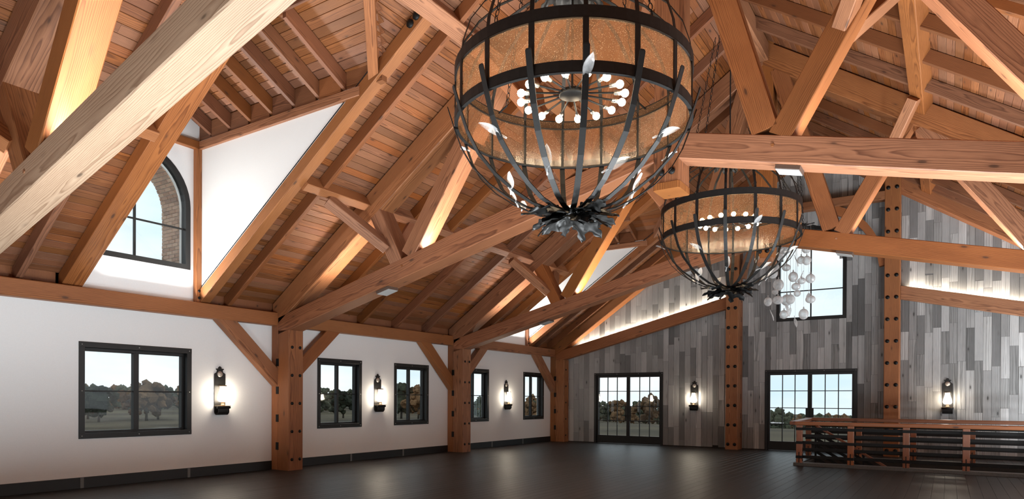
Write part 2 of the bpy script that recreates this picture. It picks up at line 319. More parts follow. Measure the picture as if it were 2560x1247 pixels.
def pieces(name, items, mt, parent, limit=300):
    """items: (p0,p1,w,d,up): the pieces that show largest become parts, the others one joined part of kind stuff"""
    sc = sorted(items, key=lambda q: -max(inframe((Vector(q[0])*(1-t)+Vector(q[1])*t)) for t in (.05, .5, .95)))
    n = len([q for q in sc if max(inframe((Vector(q[0])*(1-t)+Vector(q[1])*t)) for t in (.05, .5, .95)) > 0])
    k = min(limit, n)
    for q in sc[:k]: beam(name, q[0], q[1], q[2], q[3], mt, parent, q[4], bv=q[5] if len(q) > 5 else .004)
    if sc[k:]:
        q0 = sc[k]; base, _ = frame(q0[0], q0[1], q0[4]); inv = base.inverted(); vs = []; fs = []
        for q in sc[k:]:
            mw, l = frame(q[0], q[1], q[4]); me = barmesh(l, q[2], q[3], .004, mt); n0 = len(vs)
            vs += [inv @ mw @ v.co for v in me.vertices]; fs += [tuple(i+n0 for i in p.vertices) for p in me.polygons]
        o = link(name+'_remainder', mesh(name, vs, fs), mt, parent, base); o['kind'] = 'stuff'
# bolt head shared by posts
def boltmesh():
    b = MB(); b.lathe([(0, .028), (.012, .027), (.022, .020), (.036, .014), (.036, 0)], 10); return b
BOLT = None
def bolt(p, nrm, parent, r=1.0):
    global BOLT
    if BOLT is None:
        b = boltmesh(); BOLT = mesh('bolt', b.v, b.f, True); BOLT.materials.append(M_BOLT)
    z = Vector(nrm).normalized(); x = Vector((0, 0, 1)).cross(z) if abs(z.z) < .9 else Vector((1, 0, 0)); x.normalize(); y = z.cross(x)
    mw = Matrix(((x.x, y.x, z.x, p[0]), (x.y, y.y, z.y, p[1]), (x.z, y.z, z.z, p[2]), (0, 0, 0, 1))) @ Matrix.Scale(r, 4)
    return link('bolt', BOLT, None, parent, mw)
# ------------------------------------------------------------------ the setting: floor
def struct(name, label, cat, loc=(0, 0, 0)): return thing(name, label, cat, loc, kind='structure')
HX0, HX1, HY0, HY1 = 9.98, 15.6, 18.62, 20.78          # stair well
fl = struct('floor', 'dark stained plank floor of the hall, almost black', 'floor')
b = MB()
for x0, x1, y0, y1 in ((-.3, XR+.3, -6, HY0), (-.3, HX0, HY0, HY1), (HX1, XR+.3, HY0, HY1), (-.3, XR+.3, HY1, L+.3)): b.box(x0, x1, y0, y1, -.30, -.022)
b.build('subfloor', M_DK, fl)
items = []; x = 0.0
while x < XR:
    y = -5.9 + rnd.uniform(-2, 0)
    while y < L:
        l = rnd.uniform(1.8, 3.9); a0, a1 = max(y, -5.9)+.0015, min(y+l, L)-.0015; y += l
        segs = [(a0, a1)]
        if HX0 < x+.1 < HX1: segs = [(a0, min(a1, HY0)), (max(a0, HY1), a1)]
        for s0, s1 in segs:
            if s1-s0 > .05: items.append(((x+.095, s0, -.011), (x+.095, s1, -.011), .187, .022, (0, 0, 1), .002))
    x += .19
pieces('plank', items, M_F, fl)
sw = struct('trim_1', 'dark stair well sunk in the floor inside the railing', 'stair well')
b = MB()
for x0, x1, y0, y1 in ((HX0-.1, HX0, HY0, HY1), (HX1, HX1+.1, HY0, HY1), (HX0, HX1, HY0-.1, HY0), (HX0, HX1, HY1, HY1+.1)): b.box(x0, x1, y0, y1, -3, -.31)
b.build('shaft_wall', M_DK, sw)
for k in range(14): b = MB(); b.box(HX0+.5+k*.28, HX0+.8+k*.28, HY0+.2, HY1-.2, -.22-k*.18, -.18-k*.18); b.build('tread', M_F, sw)
# ------------------------------------------------------------------ walls with openings
def holes_wall(mb, axis, a0, a1, u0, u1, z0, z1, holes):
    us = sorted({u0, u1, *[h[0] for h in holes], *[h[1] for h in holes]})
    for ua, ub in zip(us[:-1], us[1:]):
        cut = sorted([(h[2], h[3]) for h in holes if h[0] < (ua+ub)/2 < h[1]]); z = z0
        for c0, c1 in cut + [(z1, z1)]:
            if c0 > z+1e-4: mb.box(a0, a1, ua, ub, z, c0) if axis == 'X' else mb.box(ua, ub, a0, a1, z, c0)
            z = c1
WIN = ((5.905, 8.055), (11.37, 12.875), (14.13, 15.63), (17.30, 18.805), (21.03, 22.52))
WZ0, WZ1 = .895, 2.66
wl = struct('wall_left', 'long white plaster wall with five black framed windows', 'wall')
b = MB(); holes_wall(b, 'X', -.25, 0, -6, L+.25, -.1, 3.62, [(a+.09, c-.09, WZ0+.09, WZ1-.09) for a, c in WIN]); b.build('plaster', M_W, wl)
b = MB()
for a, c in ((-6, 6.92-1.29), (6.92+1.29, 19.97-1.29), (19.97+1.29, L+.25)): b.box(-.25, 0, a, c, 3.62, 3.86)
b.build('eaves_blocking', M_D, wl)
wr = struct('wall_right', 'white plaster wall on the far side of the hall beyond the frame', 'wall')
b = MB(); holes_wall(b, 'X', XR, XR+.25, -6, L+.25, -.1, 3.86, [(yc-.95, yc+.95, .95, 2.6) for yc in (.5, 6.98, 12.1, 14.9, 18.05, 21.78)]); b.build('plaster', M_W, wr)
wf = struct('wall_front', 'grey gable wall behind the viewpoint', 'wall')
b = MB(); b.prism([(-.25, -.1), (XR+.25, -.1), (XR+.25, 3.9), (W, 10.3), (-.25, 3.9)], 'Y', -6.3, -6.0); b.build('plaster', M_W, wf)
# back gable wall: backing + separate weathered planks
D1, D2 = (1.734, 4.49), (8.03, 10.79); DZ = 2.66
BWX, BWR, BWB, BWS, BWH = 9.423, 1.045, 4.25, 6.08, 1.20      # upper window: centre, half width, sill, spring, rise
wb = struct('wall_back', 'gable wall clad with upright weathered grey planks', 'wall')
b = MB(); holes_wall(b, 'Y', L, L+.3, -.25, XR+.25, -.1, 3.9, [(a+.09, c-.09, 0, DZ-.09) for a, c in (D1, D2)])
hi = lambda x: deck(max(0, min(XR, x)))+.1
for xa, xb in ((-.25, BWX-BWR), (BWX+BWR, XR+.25)):
    xs = [xa] + ([W] if xa < W < xb else []) + [xb]
    b.prism([(xa, 3.9), (xb, 3.9)] + [(q, hi(q)) for q in reversed(xs)], 'Y', L, L+.3)
b.prism([(BWX-BWR, 3.9), (BWX+BWR, 3.9), (BWX+BWR, BWB+.07), (BWX-BWR, BWB+.07)], 'Y', L, L+.3)
N = 14; ar = [(BWX+(BWR-.07)*cos(pi*k/N), BWS+(BWH-.07)*sin(pi*k/N)) for k in range(N+1)]
for p, q in zip(ar[:-1], ar[1:]): b.prism([p, (p[0], hi(p[0])), (q[0], hi(q[0])), q], 'Y', L, L+.3)
for s in (-1, 1): b.prism([(BWX+s*(BWR-.07), BWB), (BWX+s*BWR, BWB), (BWX+s*BWR, 9.2), (BWX+s*(BWR-.07), BWS)], 'Y', L, L+.3)
b.build('backing_wall', M_DK, wb)
brk = [.0, .62, D1[0], D1[1], 6.89, 7.29, D2[0], BWX-BWR, BWX+BWR, D2[1], 11.54, 11.96, XR]
planks = []
for xa, xb in zip(brk[:-1], brk[1:]):
    n = max(1, round((xb-xa)/.205)); wd = (xb-xa)/n
    for i in range(n):
        xc = xa+wd*(i+.5); lo = 0.02; top = hi(xc)-.05; gaps = []
        for d in (D1, D2):
            if d[0] < xc < d[1]: lo = DZ
        inw = abs(xc-BWX) < BWR
        runs = [(lo, top)]
        if inw:
            e = min(abs(xc-BWX)+wd/2, BWR-.001); za = BWS + BWH*sqrt(max(0, 1-(e/BWR)**2)) + .0
            runs = [(lo, BWB+.05), (za, top)]
        for r0, r1 in runs:
            z = r0 - rnd.uniform(0, .9) if r0 < .1 or inw else r0 - rnd.uniform(0, 1.0)
            while z < r1:
                l = rnd.choice((.9, 1.2, 1.5, 1.8)) * rnd.uniform(.9, 1.1); z0, z1 = max(z, r0), min(z+l, r1); z += l
                if z1-z0 > .08:
                    t = rnd.uniform(.012, .022); planks.append(((xc, L-t/2, z0+.002), (xc, L-t/2, z1-.002), wd-.004, t, (0, -1, 0), .003))
pieces('plank', planks, M_G, wb)
# ------------------------------------------------------------------ roof: boarded slopes
DYC = (6.92, 19.97); DHW = 1.29
def gap(x):
    return DHW if x < 5.16 else max(0, DHW*(6.15-x)/.99-.09)
cth = 1/sqrt(1+SL*SL)
for side in (-1, 1):
    nm = 'ceiling_left' if side < 0 else 'ceiling_right'
    ce = struct(nm, 'boarded underside of the %s roof slope in reddish fir' % ('left' if side < 0 else 'right'), 'ceiling')
    items = []; bk = MB(); nrm = (-SL*cth, 0, cth) if side < 0 else (SL*cth, 0, cth)
    n = 75; dx = W/n
    for i in range(n):
        xd = dx*(i+.5); X = xd if side < 0 else XR-xd; z = deck(X)
        gp = gap(xd) if side < 0 else 0
        cuts = [(yc-gp, yc+gp) for yc in DYC] if gp > .03 else []
        y = -5.95; segs = []
        for c0, c1 in cuts: segs.append((y, c0)); y = c1
        segs.append((y, L))
        zo = Vector(nrm)*.018
        for s0, s1 in segs:
            if s1-s0 < .05: continue
            bk.add([(X+q*dx*.52+nrm[0]*h, yy, z+q*dx*.52*SL*(-side)+nrm[2]*h) for h in (.035, .06) for yy in (s0, s1) for q in (-1, 1)], [(0, 1, 3, 2), (4, 6, 7, 5), (0, 4, 5, 1), (2, 3, 7, 6), (0, 2, 6, 4), (1, 5, 7, 3)])
            y = s0 - (rnd.uniform(0, 3.5) if s0 < -5 else 0)
            while y < s1:
                l = rnd.uniform(3.2, 6.0); a0, a1 = max(y, s0), min(y+l, s1); y += l
                if s1-a1 < .4 and a1 < s1: a1 = s1; y = s1
                if a1-a0 > .04: items.append(((X+zo.x, a0+.001, z+zo.z), (X+zo.x, a1-.001, z+zo.z), dx/cth-.006, .034, nrm, .006))
    pieces('deck_board', items, M_D, ce)
    bk.build('roof_sheathing', M_DK, ce)
# ------------------------------------------------------------------ dormers in the left slope
DS = .515; DZ0 = 7.02; DHB = 1.28
def ddeck(v): return DZ0+.30+DS*(DHB-abs(v))
ARW, ARB, ARS = 1.10, 4.286, 5.55
for di, yc in enumerate(DYC):
    wd = struct('wall_dormer', ('white dormer walls with the arched window above the widest window', 'white dormer walls high in the far bay of the left slope')[di], 'wall')
    b = MB(); ho = ARW-.08; zb = ARB+.08
    b.box(-.25, 0, yc-DHW-.1, yc-ho, 3.62, ARS); b.box(-.25, 0, yc+ho, yc+DHW+.1, 3.62, ARS); b.box(-.25, 0, yc-ho, yc+ho, 3.62, zb)
    top = lambda y: ddeck(y-yc)+.02
    for a, c in ((yc-DHW-.1, yc-ho), (yc+ho, yc+DHW+.1)): b.prism([(a, ARS), (c, ARS), (c, top(c)), (a, top(a))], 'X', -.25, 0)
    ar = [(yc+ho*cos(pi*k/24), ARS+ho*sin(pi*k/24)) for k in range(25)]
    for p, q in zip(ar[:-1], ar[1:]): b.prism([p, (p[0], top(p[0])), (q[0], top(q[0])), q], 'X', -.25, 0)
    b.build('face_wall', M_W, wd)
    xt = (6.97-3.83)/SL
    for s in (-1, 1):
        y0 = yc+s*DHW; b = MB(); e_ = .05 if s < 0 else -.02; b.prism([(0, 3.83+e_), (xt+.1, deck(xt+.1)+e_), (xt+.1, 7.0), (0, 7.0)], 'Y', y0, y0+s*.1); b.build('cheek_wall', M_W, wd)
        beam('cheek_plate', (0, yc+s*(DHW+.02), 6.88), (xt+.08, yc+s*(DHW+.02), 6.88), .16, .165, M_T, wd)
        beam('corner_post', (.06, yc+s*(DHW-.06), 3.62), (.06, yc+s*(DHW-.06), 6.80), .12, .12, M_T, wd, up=(1, 0, 0))
        for zz in (3.72, 3.86) if s > 0 else (): bolt((.12, yc+s*(DHW-.06), zz), (1, 0, 0), wd, .8)
    beam('face_tie', (.05, yc-DHW+.06, 6.88), (.05, yc+DHW-.06, 6.88), .12, .165, M_T, wd)
    if di == 0:                                 # brick lined reveal outside the arch
        ti = 0
        bb = MB(); ro = ARW-.02
        pts = [(yc-ro, zb-.1)] + [(yc-ro*cos(pi*k/30), ARS+ro*sin(pi*k/30)) for k in range(31)] + [(yc+ro, zb-.1)]
        po = [(yc-ro-.1, zb-.1)] + [(yc-(ro+.1)*cos(pi*k/30), ARS+(ro+.1)*sin(pi*k/30)) for k in range(31)] + [(yc+ro+.1, zb-.1)]
        for i in range(len(pts)-1): bb.prism([pts[i], pts[i+1], po[i+1], po[i]], 'X', -.98, -.26)
        bb.build('mortar_bed', M_MORTAR, wd)
        path = []; d = .04; tot = 2*(ARS-zb)+pi*ro
        while d < tot:
            h = ARS-zb
            if d < h: p, nr, tg = (yc-ro, zb+d), (1, 0), (0, 1)
            elif d < h+pi*ro:
                a = pi-(d-h)/ro; p, nr, tg = (yc+ro*cos(a), ARS+ro*sin(a)), (-cos(a), -sin(a)), (sin(a), -cos(a))
            else: p, nr, tg = (yc+ro, ARS-(d-h-pi*ro)), (-1, 0), (0, -1)
            path.append((p, nr)); d += .078
        for k, (p, nr) in enumerate(path):
            x = -.27 - (.105 if k % 2 else 0)
            if k % 2: beam('brick', (-.268, p[0], p[1]), (-.365, p[0], p[1]), .066, .03+.02*rnd.random(), M_BRICK, wd, (0, nr[0], nr[1]), .003)
            while x > -.93:
                x2 = max(x-.205, -.98); beam('brick', (x-.008, p[0], p[1]), (x2, p[0], p[1]), .066, .03+.02*rnd.random(), M_BRICK, wd, (0, nr[0], nr[1]), .003); x -= .212
    cd = struct('ceiling_dormer', ('boarded dormer roof with thin pale edged rafters above the large arched window', 'small boarded dormer roof in the far bay of the left slope')[di], 'ceiling')
    n = 10; items = []; bk = MB()
    for s in (-1, 1):
        nr = Vector((0, s*DS, 1)).normalized()
        for i in range(n):
            v = (DHB+.12)*(i+.5)/n; z = ddeck(v); xe = (z-3.83)/SL
            hw = (DHB+.12)/n*sqrt(1+DS*DS)
            items.append(((-.5, yc+s*v+nr.y*.018, z+nr.z*.018), (xe+.02, yc+s*v+nr.y*.018, z+nr.z*.018), hw-.006, .034, tuple(nr), .006))
            items.append(((-.5, yc+s*v+nr.y*.048, z+nr.z*.048), (xe+.1, yc+s*v+nr.y*.048, z+nr.z*.048), hw+.01, .02, tuple(nr), .001))
        for k in range(7):
            x = .46+.643*k; v0, v1 = DHB+.02, .03
            zc = lambda v: DZ0+.14+DS*(DHB-v)
            beam('rafter', (x, yc+s*v0, zc(v0)), (x, yc+s*v1, zc(v1)), .075, .255, M_R, cd, up=(0, s*DS, 1), bv=.004, cut0=(0, 1, 0), cut1=(0, 1, 0))
        P0, P1 = Vector((5.06, yc+s*1.24, 7.19)), Vector((6.14, yc+s*.03, 7.86))
        beam('valley_rafter', P0, P1, .17, .30, M_T, cd, cut0=(0, 1, 0))
        b = MB()
        for k in range(6):
            x0, x1 = .51+.643*k, .41+.643*(k+1); b.box(x0, x1, *sorted((yc+s*(DHB-.03), yc+s*DHB)), 6.965, 7.31)
        b.box(-.4, 5.2, *sorted((yc+s*(DHB+.025), yc+s*(DHB+.14))), 6.965, 7.40)
        b.build('eaves_blocking', M_D, cd)
    pieces('deck_board', items, M_D, cd)
    beam('ridge_board', (-.4, yc, ddeck(0)-.13), (6.0, yc, ddeck(0)-.13), .05, .22, M_R, cd)
# ------------------------------------------------------------------ windows and doors
def bar_box(name, x0, x1, y0, y1, z0, z1, mt, par):
    l = (x1-x0, y1-y0, z1-z0); c = Vector(((x0+x1)/2, (y0+y1)/2, (z0+z1)/2)); k = max(range(3), key=lambda i: l[i])
    e = Vector([1 if i == k else 0 for i in range(3)])*l[k]/2
    if k == 2: return beam(name, c-e, c+e, l[1], l[0], mt, par, up=(1, 0, 0), bv=.003)
    return beam(name, c-e, c+e, l[1-k], l[2], mt, par, bv=.003)
def screw(p, nrm, par): o = bolt(p, nrm, par, .28); o.name = 'screw'; o.data = SCREW; return o
b = boltmesh(); SCREW = mesh('screw', b.v, b.f, True); SCREW.materials.append(M_STEEL)
wlab = ('wide black framed window nearest, left of the first wall lantern', 'black framed window just beyond the nearest wall post, left of the second lantern', 'narrow black framed window right of the second lantern', 'black framed window partly hidden behind the second wall post', 'black framed window beside the corner post at the far end')
for i, (a, c) in enumerate(WIN):
    w = struct('window_%d' % (i+1), wlab[i], 'window', (0, (a+c)/2, WZ0)); t = .10
    bar_box('frame', -.13, .018, a, c, WZ1-t, WZ1, M_WF, w); bar_box('frame', -.13, .018, a, c, WZ0, WZ0+t, M_WF, w)
    bar_box('frame', -.13, .018, a, a+t, WZ0+t, WZ1-t, M_WF, w); bar_box('frame', -.13, .018, c-t, c, WZ0+t, WZ1-t, M_WF, w)
    a1, c1, z0, z1 = a+t, c-t, WZ0+t, WZ1-t
    for q in ((a1, c1, z1-.06, z1), (a1, c1, z0, z0+.04), (a1, a1+.05, z0+.04, z1-.06), (c1-.05, c1, z0+.04, z1-.06)): bar_box('sash', -.20, -.10, *q, M_WF, w)
    m = (a+c)/2; zm = 1.766; mw_ = .1 if i == 0 else .06
    bar_box('mullion', -.19, -.09, m-mw_/2, m+mw_/2, z0+.04, z1-.06, M_WF, w)
    for u0, u1 in ((a1+.05, m-mw_/2), (m+mw_/2, c1-.05)):
        bar_box('muntin', -.165, -.115, u0, u1, zm-.012, zm+.012, M_WF, w)
        for v0, v1 in ((z0+.04, zm-.012), (zm+.012, z1-.06)): bar_box('pane', -.145, -.137, u0, u1, v0, v1, M_GL, w)
    for y in (a+.05, m, c-.05):
        for z in (WZ0+.05, WZ1-.05): screw((.018, y, z), (1, 0, 0), w)
    for y in (a+.05, c-.05): screw((.018, y, zm), (1, 0, 0), w)
def arch_pts(r, h, n=24): return [(r*cos(pi*k/n), h*sin(pi*k/n)) for k in range(n+1)]
def archwin(w, plane, c, base, spring, ro, ho, t, dep0, dep1, hbar, muntin=.02):
    def pr(mb, poly, d0, d1): mb.prism(poly, 'X' if plane == 'X' else 'Y', d0, d1)
    def place(u, v): return (c+u, spring+v)
    b = MB(); o_, i_ = arch_pts(ro, ho), arch_pts(ro-t, ho-t)
    for k in range(24): pr(b, [place(*i_[k]), place(*o_[k]), place(*o_[k+1]), place(*i_[k+1])], dep0, dep1)
    for s in (-1, 1): pr(b, [(c+s*(ro-t), base), (c+s*ro, base), (c+s*ro, spring), (c+s*(ro-t), spring)], dep0, dep1)
    b.build('frame', M_WF, w)
    b = MB(); pr(b, [(c-ro+t, base), (c+ro-t, base), (c+ro-t, base+t), (c-ro+t, base+t)], dep0, dep1); b.build('frame', M_WF, w)
    q0, q1 = (dep0+dep1)/2-.02, (dep0+dep1)/2+.02
    b = MB(); pr(b, [(c-muntin, base+t), (c+muntin, base+t), (c+muntin, spring+ho-t), (c-muntin, spring+ho-t)], q0, q1); b.build('mullion', M_WF, w)
    for s in (-1, 1):
        u0, u1 = sorted((c+s*muntin, c+s*(ro-t)))
        b = MB(); pr(b, [(u0, hbar-.016), (u1, hbar-.016), (u1, hbar+.016), (u0, hbar+.016)], q0+.004, q1-.004); b.build('muntin', M_WF, w)
        b = MB(); pr(b, [(u0, base+t), (u1, base+t), (u1, hbar-.016), (u0, hbar-.016)], q0+.016, q0+.022); b.build('pane', M_GL, w)
        b = MB(); ip = arch_pts(ro-t, ho-t, 24); ip = [(c+u, spring+v) for u, v in ip if s*u > -1e-6]
        if s > 0: poly = [(c+muntin, hbar+.016), (u1, hbar+.016)] + [(max(p[0], c+muntin), p[1]) for p in ip]
        else: poly = [(u0, hbar+.016), (c-muntin, hbar+.016)] + [(min(p[0], c-muntin), p[1]) for p in ip]
        pr(b, poly, q0+.016, q0+.022); b.build('pane', M_GL, w)
for di, yc in enumerate(DYC):
    w = struct('window_%d' % (6+di), ('arched black framed window in the near dormer showing a brick reveal', 'arched black framed window in the far dormer')[di], 'window', (0, yc, ARB))
    archwin(w, 'X', yc, ARB, ARS, ARW, ARW, .10, -.14, .02, 5.11)
w = struct('window_8', 'tall arched window high on the grey plank wall behind glass globes', 'window', (BWX, L, BWB))
archwin(w, 'Y', BWX, BWB, BWS, BWR, BWH, .11, L-.03, L+.14, 5.22)
for i, (a, c) in enumerate((D1, D2)):
    d = struct('door_%d' % (i+1), ('black steel double door with 24 panes left of the plank wall\'s tall post', 'black steel double door below the high arched window, half behind the railing')[i], 'door', ((a+c)/2, L, 0)); t = .09
    for q in ((a, c, DZ-t, DZ), (a, a+t, 0, DZ-t), (c-t, c, 0, DZ-t)): bar_box('frame', q[0], q[1], L-.03, L+.10, q[2], q[3], M_WF, d)
    m = (a+c)/2; rows = (.305, .861, 1.406, 1.967, 2.49)
    for s in (-1, 1):
        lf = thing('leaf', None, None, (m+s*.69, L+.06, 0))
        lf.parent = d; lf.matrix_local = WM[d].inverted() @ WM[lf]
        e0, e1 = (a+t, m) if s < 0 else (m, c-t); st = .065
        for q in ((e0, e1, .01, .30), (e0, e1, 2.49, DZ-t), (e0, e0+st, .30, 2.49), (e1-st, e1, .30, 2.49)): bar_box('leaf_rail', q[0], q[1], L+.03, L+.09, q[2], q[3], M_WF, lf)
        u0, u1 = e0+st, e1-st
        for k in (1, 2): x = u0+(u1-u0)*k/3; bar_box('muntin', x-.013, x+.013, L+.04, L+.08, .30, 2.49, M_WF, lf)
        for z in rows[1:4]: bar_box('muntin', u0, u1, L+.043, L+.077, z-.012, z+.012, M_WF, lf)
        for k in range(3):
            for j in range(4): bar_box('pane', u0+(u1-u0)*k/3+.013, u0+(u1-u0)*(k+1)/3-.013, L+.058, L+.064, rows[j]+.012, rows[j+1]-.012, M_GL, lf)
        bar_box('lock_plate', *(sorted((m+s*.01, m+s*.12))), L+.015, L+.032, .87, 1.40, M_WF, lf)
        b = MB(); x = m+s*.06; b.tube([(x, L+.02, 1.05), (x, L-.05, 1.05)], .012); b.tube([(x, L-.045, 1.05), (x+s*.05, L-.05, 1.05), (x+s*.11, L-.045, 1.05)], .011); b.build('handle', M_BOLT, lf, True)
    for x in (a+.04, a+.95, c-.95, c-.04): screw((x, L-.03, DZ-.045), (0, -1, 0), d)
# ------------------------------------------------------------------ baseboard
bb = struct('baseboard_left', 'black baseboard along the white wall with small metal joint plates', 'baseboard')
PY = (Y1, Y2, Y3)
for y0, y1 in ((-6, Y0-PW/2), (Y0+PW/2, Y1-PW/2), (Y1+PW/2, Y2-PW/2), (Y2+PW/2, Y3-PW/2)):
    bar_box('board', 0, .02, y0, y1, 0, .20, M_BB, bb)
for y in (5.956, 7.995, 12.49, 14.50, 18.99, 20.99): bar_box('joint_plate', .02, .026, y-.03, y+.03, .005, .195, M_JP, bb)
# ------------------------------------------------------------------ timber frame: posts
def keyblock(p, par, axis='Y'):
    if axis == 'Y': bar_box('key', p[0]-.045, p[0]+.045, p[1]-.012, p[1]+.05, p[2]-.085, p[2]+.085, M_BOLT, par)
    else: bar_box('key', p[0]-.05, p[0]+.012, p[1]-.045, p[1]+.045, p[2]-.085, p[2]+.085, M_BOLT, par)
plab = ('tall bolted timber wall post nearest, right of the first wall lantern', 'tall bolted timber wall post second along the white wall', 'timber corner post where the white wall meets the grey planks')
post_t = []
for i, y in enumerate((Y1, Y2, Y3)):
    p = thing('wall_post', plab[i], 'post', (.3, y, 0)); post_t.append(p)
    zt = ch_bot(.61)
    beam('front_timber', (.417, y, 0), (.417, y, zt), PW, .39, M_T, p, up=(1, 0, 0), bv=.012)
    beam('rear_timber', (.11, y, 0), (.11, y, ZB+.1), PW-.006, .22, M_T, p, up=(1, 0, 0), bv=.012)
    for k in range(5):
        z = .25+.64*k
        if i < 2:
            for dy in (-.112, .108): bolt((PD, y+dy, z), (1, 0, 0), p)
        else: bolt((PD, y-.05, z), (1, 0, 0), p)
        if k < 4: keyblock((.22, y-PW/2, .55+.64*k), p)
    sg = (-1, 1) if i < 2 else (-1,)
    for s in sg:
        beam('knee_brace', (.11, y+s*(PW/2-.03), 2.11), (.11, y+s*1.53, ZB+.05), .20, .315, M_T, p, up=(0, -s*.6, .7), bv=.012, cut0=(0, 1, 0), cut1=(0, 0, 1))
for i, xc in enumerate((7.09, 11.75)):
    p = thing('gable_post', ('tall bolted timber post left of the high arched window', 'tall bolted timber post right of the high arched window')[i], 'post', (xc, L-.3, 0))
    zt = deck(xc)-.15
    beam('front_timber', (xc, L-PD+.195, 0), (xc, L-PD+.195, zt), PW, .39, M_T, p, up=(0, 1, 0), bv=.014)
    beam('rear_timber', (xc, L-.115, 0), (xc, L-.115, zt), PW-.006, .21, M_T, p, up=(0, 1, 0), bv=.012)
    z = .178
    while z < zt-.2:
        for dx in (-.112, .112): bolt((xc+dx, L-PD, z), (0, -1, 0), p, 1.55)
        for s in (-1, 1): keyblock((xc+s*(PW/2-.012 if s > 0 else PW/2-.012), L-.22, z+.3), p, 'X') if s > 0 else None
        z += .65
# wall plates
for i, (y0, y1) in enumerate(((-6, Y0-PW/2), (Y0-PW/2, Y1-PW/2), (Y1+PW/2, Y2-PW/2), (Y2+PW/2, Y3-PW/2))):
    if i == 0: continue
    if i == 1: y0 = Y0+PW/2
    p = thing('wall_plate', ('', 'horizontal timber plate along the top of the white wall above the widest window', 'horizontal timber plate between the two nearest wall posts', 'horizontal timber plate between the second wall post and the corner')[i], 'beam', (.11, (y0+y1)/2, ZB))
    beam('plate_beam', (.11, y0, (ZP+ZB)/2), (.11, y1, (ZP+ZB)/2), .22, ZP-ZB, M_T, p, bv=.012)
# ------------------------------------------------------------------ trusses
def prz(x): return 3.2+SL*min(x, XR-x)           # underside of the principal rafters
def truss(y, label, cm=None, gable=False):
    t = thing('timber_truss', label, 'roof truss', (W, y, 5.3)); w = PW
    for s in (-1, 1):
        xe = .24 if s < 0 else XR-.24; xi = 9.27 if s < 0 else 9.675
        mid = lambda x: ch_bot(x)+CHV/2
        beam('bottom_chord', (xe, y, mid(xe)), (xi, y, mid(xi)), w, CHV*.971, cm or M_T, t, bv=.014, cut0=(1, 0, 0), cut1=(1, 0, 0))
        P = lambda dist, z: (W+s*dist, y, z)
        dv = .60; c = lambda x: prz(x)+dv/2
        beam('principal_rafter', P(W-.05, c(.05)), P(0, c(W)), w, dv*cth, M_T, t, bv=.014, cut0=(1, 0, 0), cut1=(1, 0, 0))
        if not gable:
            for nm, b0, b1, d in (('strut', (5.55, 4.32), (6.19, 5.50), .31), ('strut', (5.29, 4.50), (3.24, 7.46), .338), ('strut', (1.69, 5.40), (2.96, 7.62), .325), ('strut', (1.49, 5.52), (.33, 9.42), .37)):
                beam(nm, P(*b0), P(*b1), w-.004, d, M_T, t, bv=.012)
            for q in (-1, 1):
                yy = lambda o: y+q*o
                A, B = Vector((W+s*6.42, yy(1.22), 5.50)), Vector((W+s*5.86, yy(.16), 4.72))
                beam('purlin_brace', A, B, .25, .20, M_T, t, up=(-s*.83, 0, .56), bv=.012)
                A, B = Vector((W+s*3.12, yy(1.10), 7.72)), Vector((W+s*2.48, yy(.14), 6.72))
                beam('purlin_brace', A, B, .25, .20, M_T, t, up=(s*.83, 0, -.56), bv=.012)
    if not gable:
        kx = 9.472
        beam('king_post', (kx, y+.05, 5.02), (kx, y+.05, deck(W)-.06), .50, .405, M_T, t, up=(1, 0, 0), bv=.014)
        beam('pendant', (kx, y+.05, 4.915), (kx, y+.05, 5.02), .52, .425, M_T, t, up=(1, 0, 0), bv=.03)
        for dx in (-.08, .09): bolt((kx+dx, y-.20, 5.18), (0, -1, 0), t, 1.5)
        for x in (4.02, 11.04): b = MB(); b.cyl((x, y-w/2-.012, ch_bot(x)+.25), (x, y-w/2+.02, ch_bot(x)+.25), .022, 10); b.build('peg', M_T, t)
        for s in (-1, 1):
            for d0, d1 in ((7.6, 6.1), (5.0, 2.1)):
                b = MB(); x0, x1 = W+s*d0, W+s*d1; za, zb = ch_bot(x0)+CHV, ch_bot(x1)+CHV
                b.add([(x0, y-.03, za), (x1, y-.03, zb), (x1, y+.03, zb), (x0, y+.03, za), (x0, y-.03, za+.03), (x1, y-.03, zb+.03), (x1, y+.03, zb+.03), (x0, y+.03, za+.03)], [(0, 3, 2, 1), (4, 5, 6, 7), (0, 1, 5, 4), (1, 2, 6, 5), (2, 3, 7, 6), (3, 0, 4, 7)])
                b.build('led_strip', M_BOX, t)
    return t
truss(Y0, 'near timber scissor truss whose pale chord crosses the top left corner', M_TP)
truss(Y1, 'timber scissor truss between the big lit chandelier and the farther one')
truss(Y2, 'timber scissor truss behind the farther chandelier in front of the plank wall')
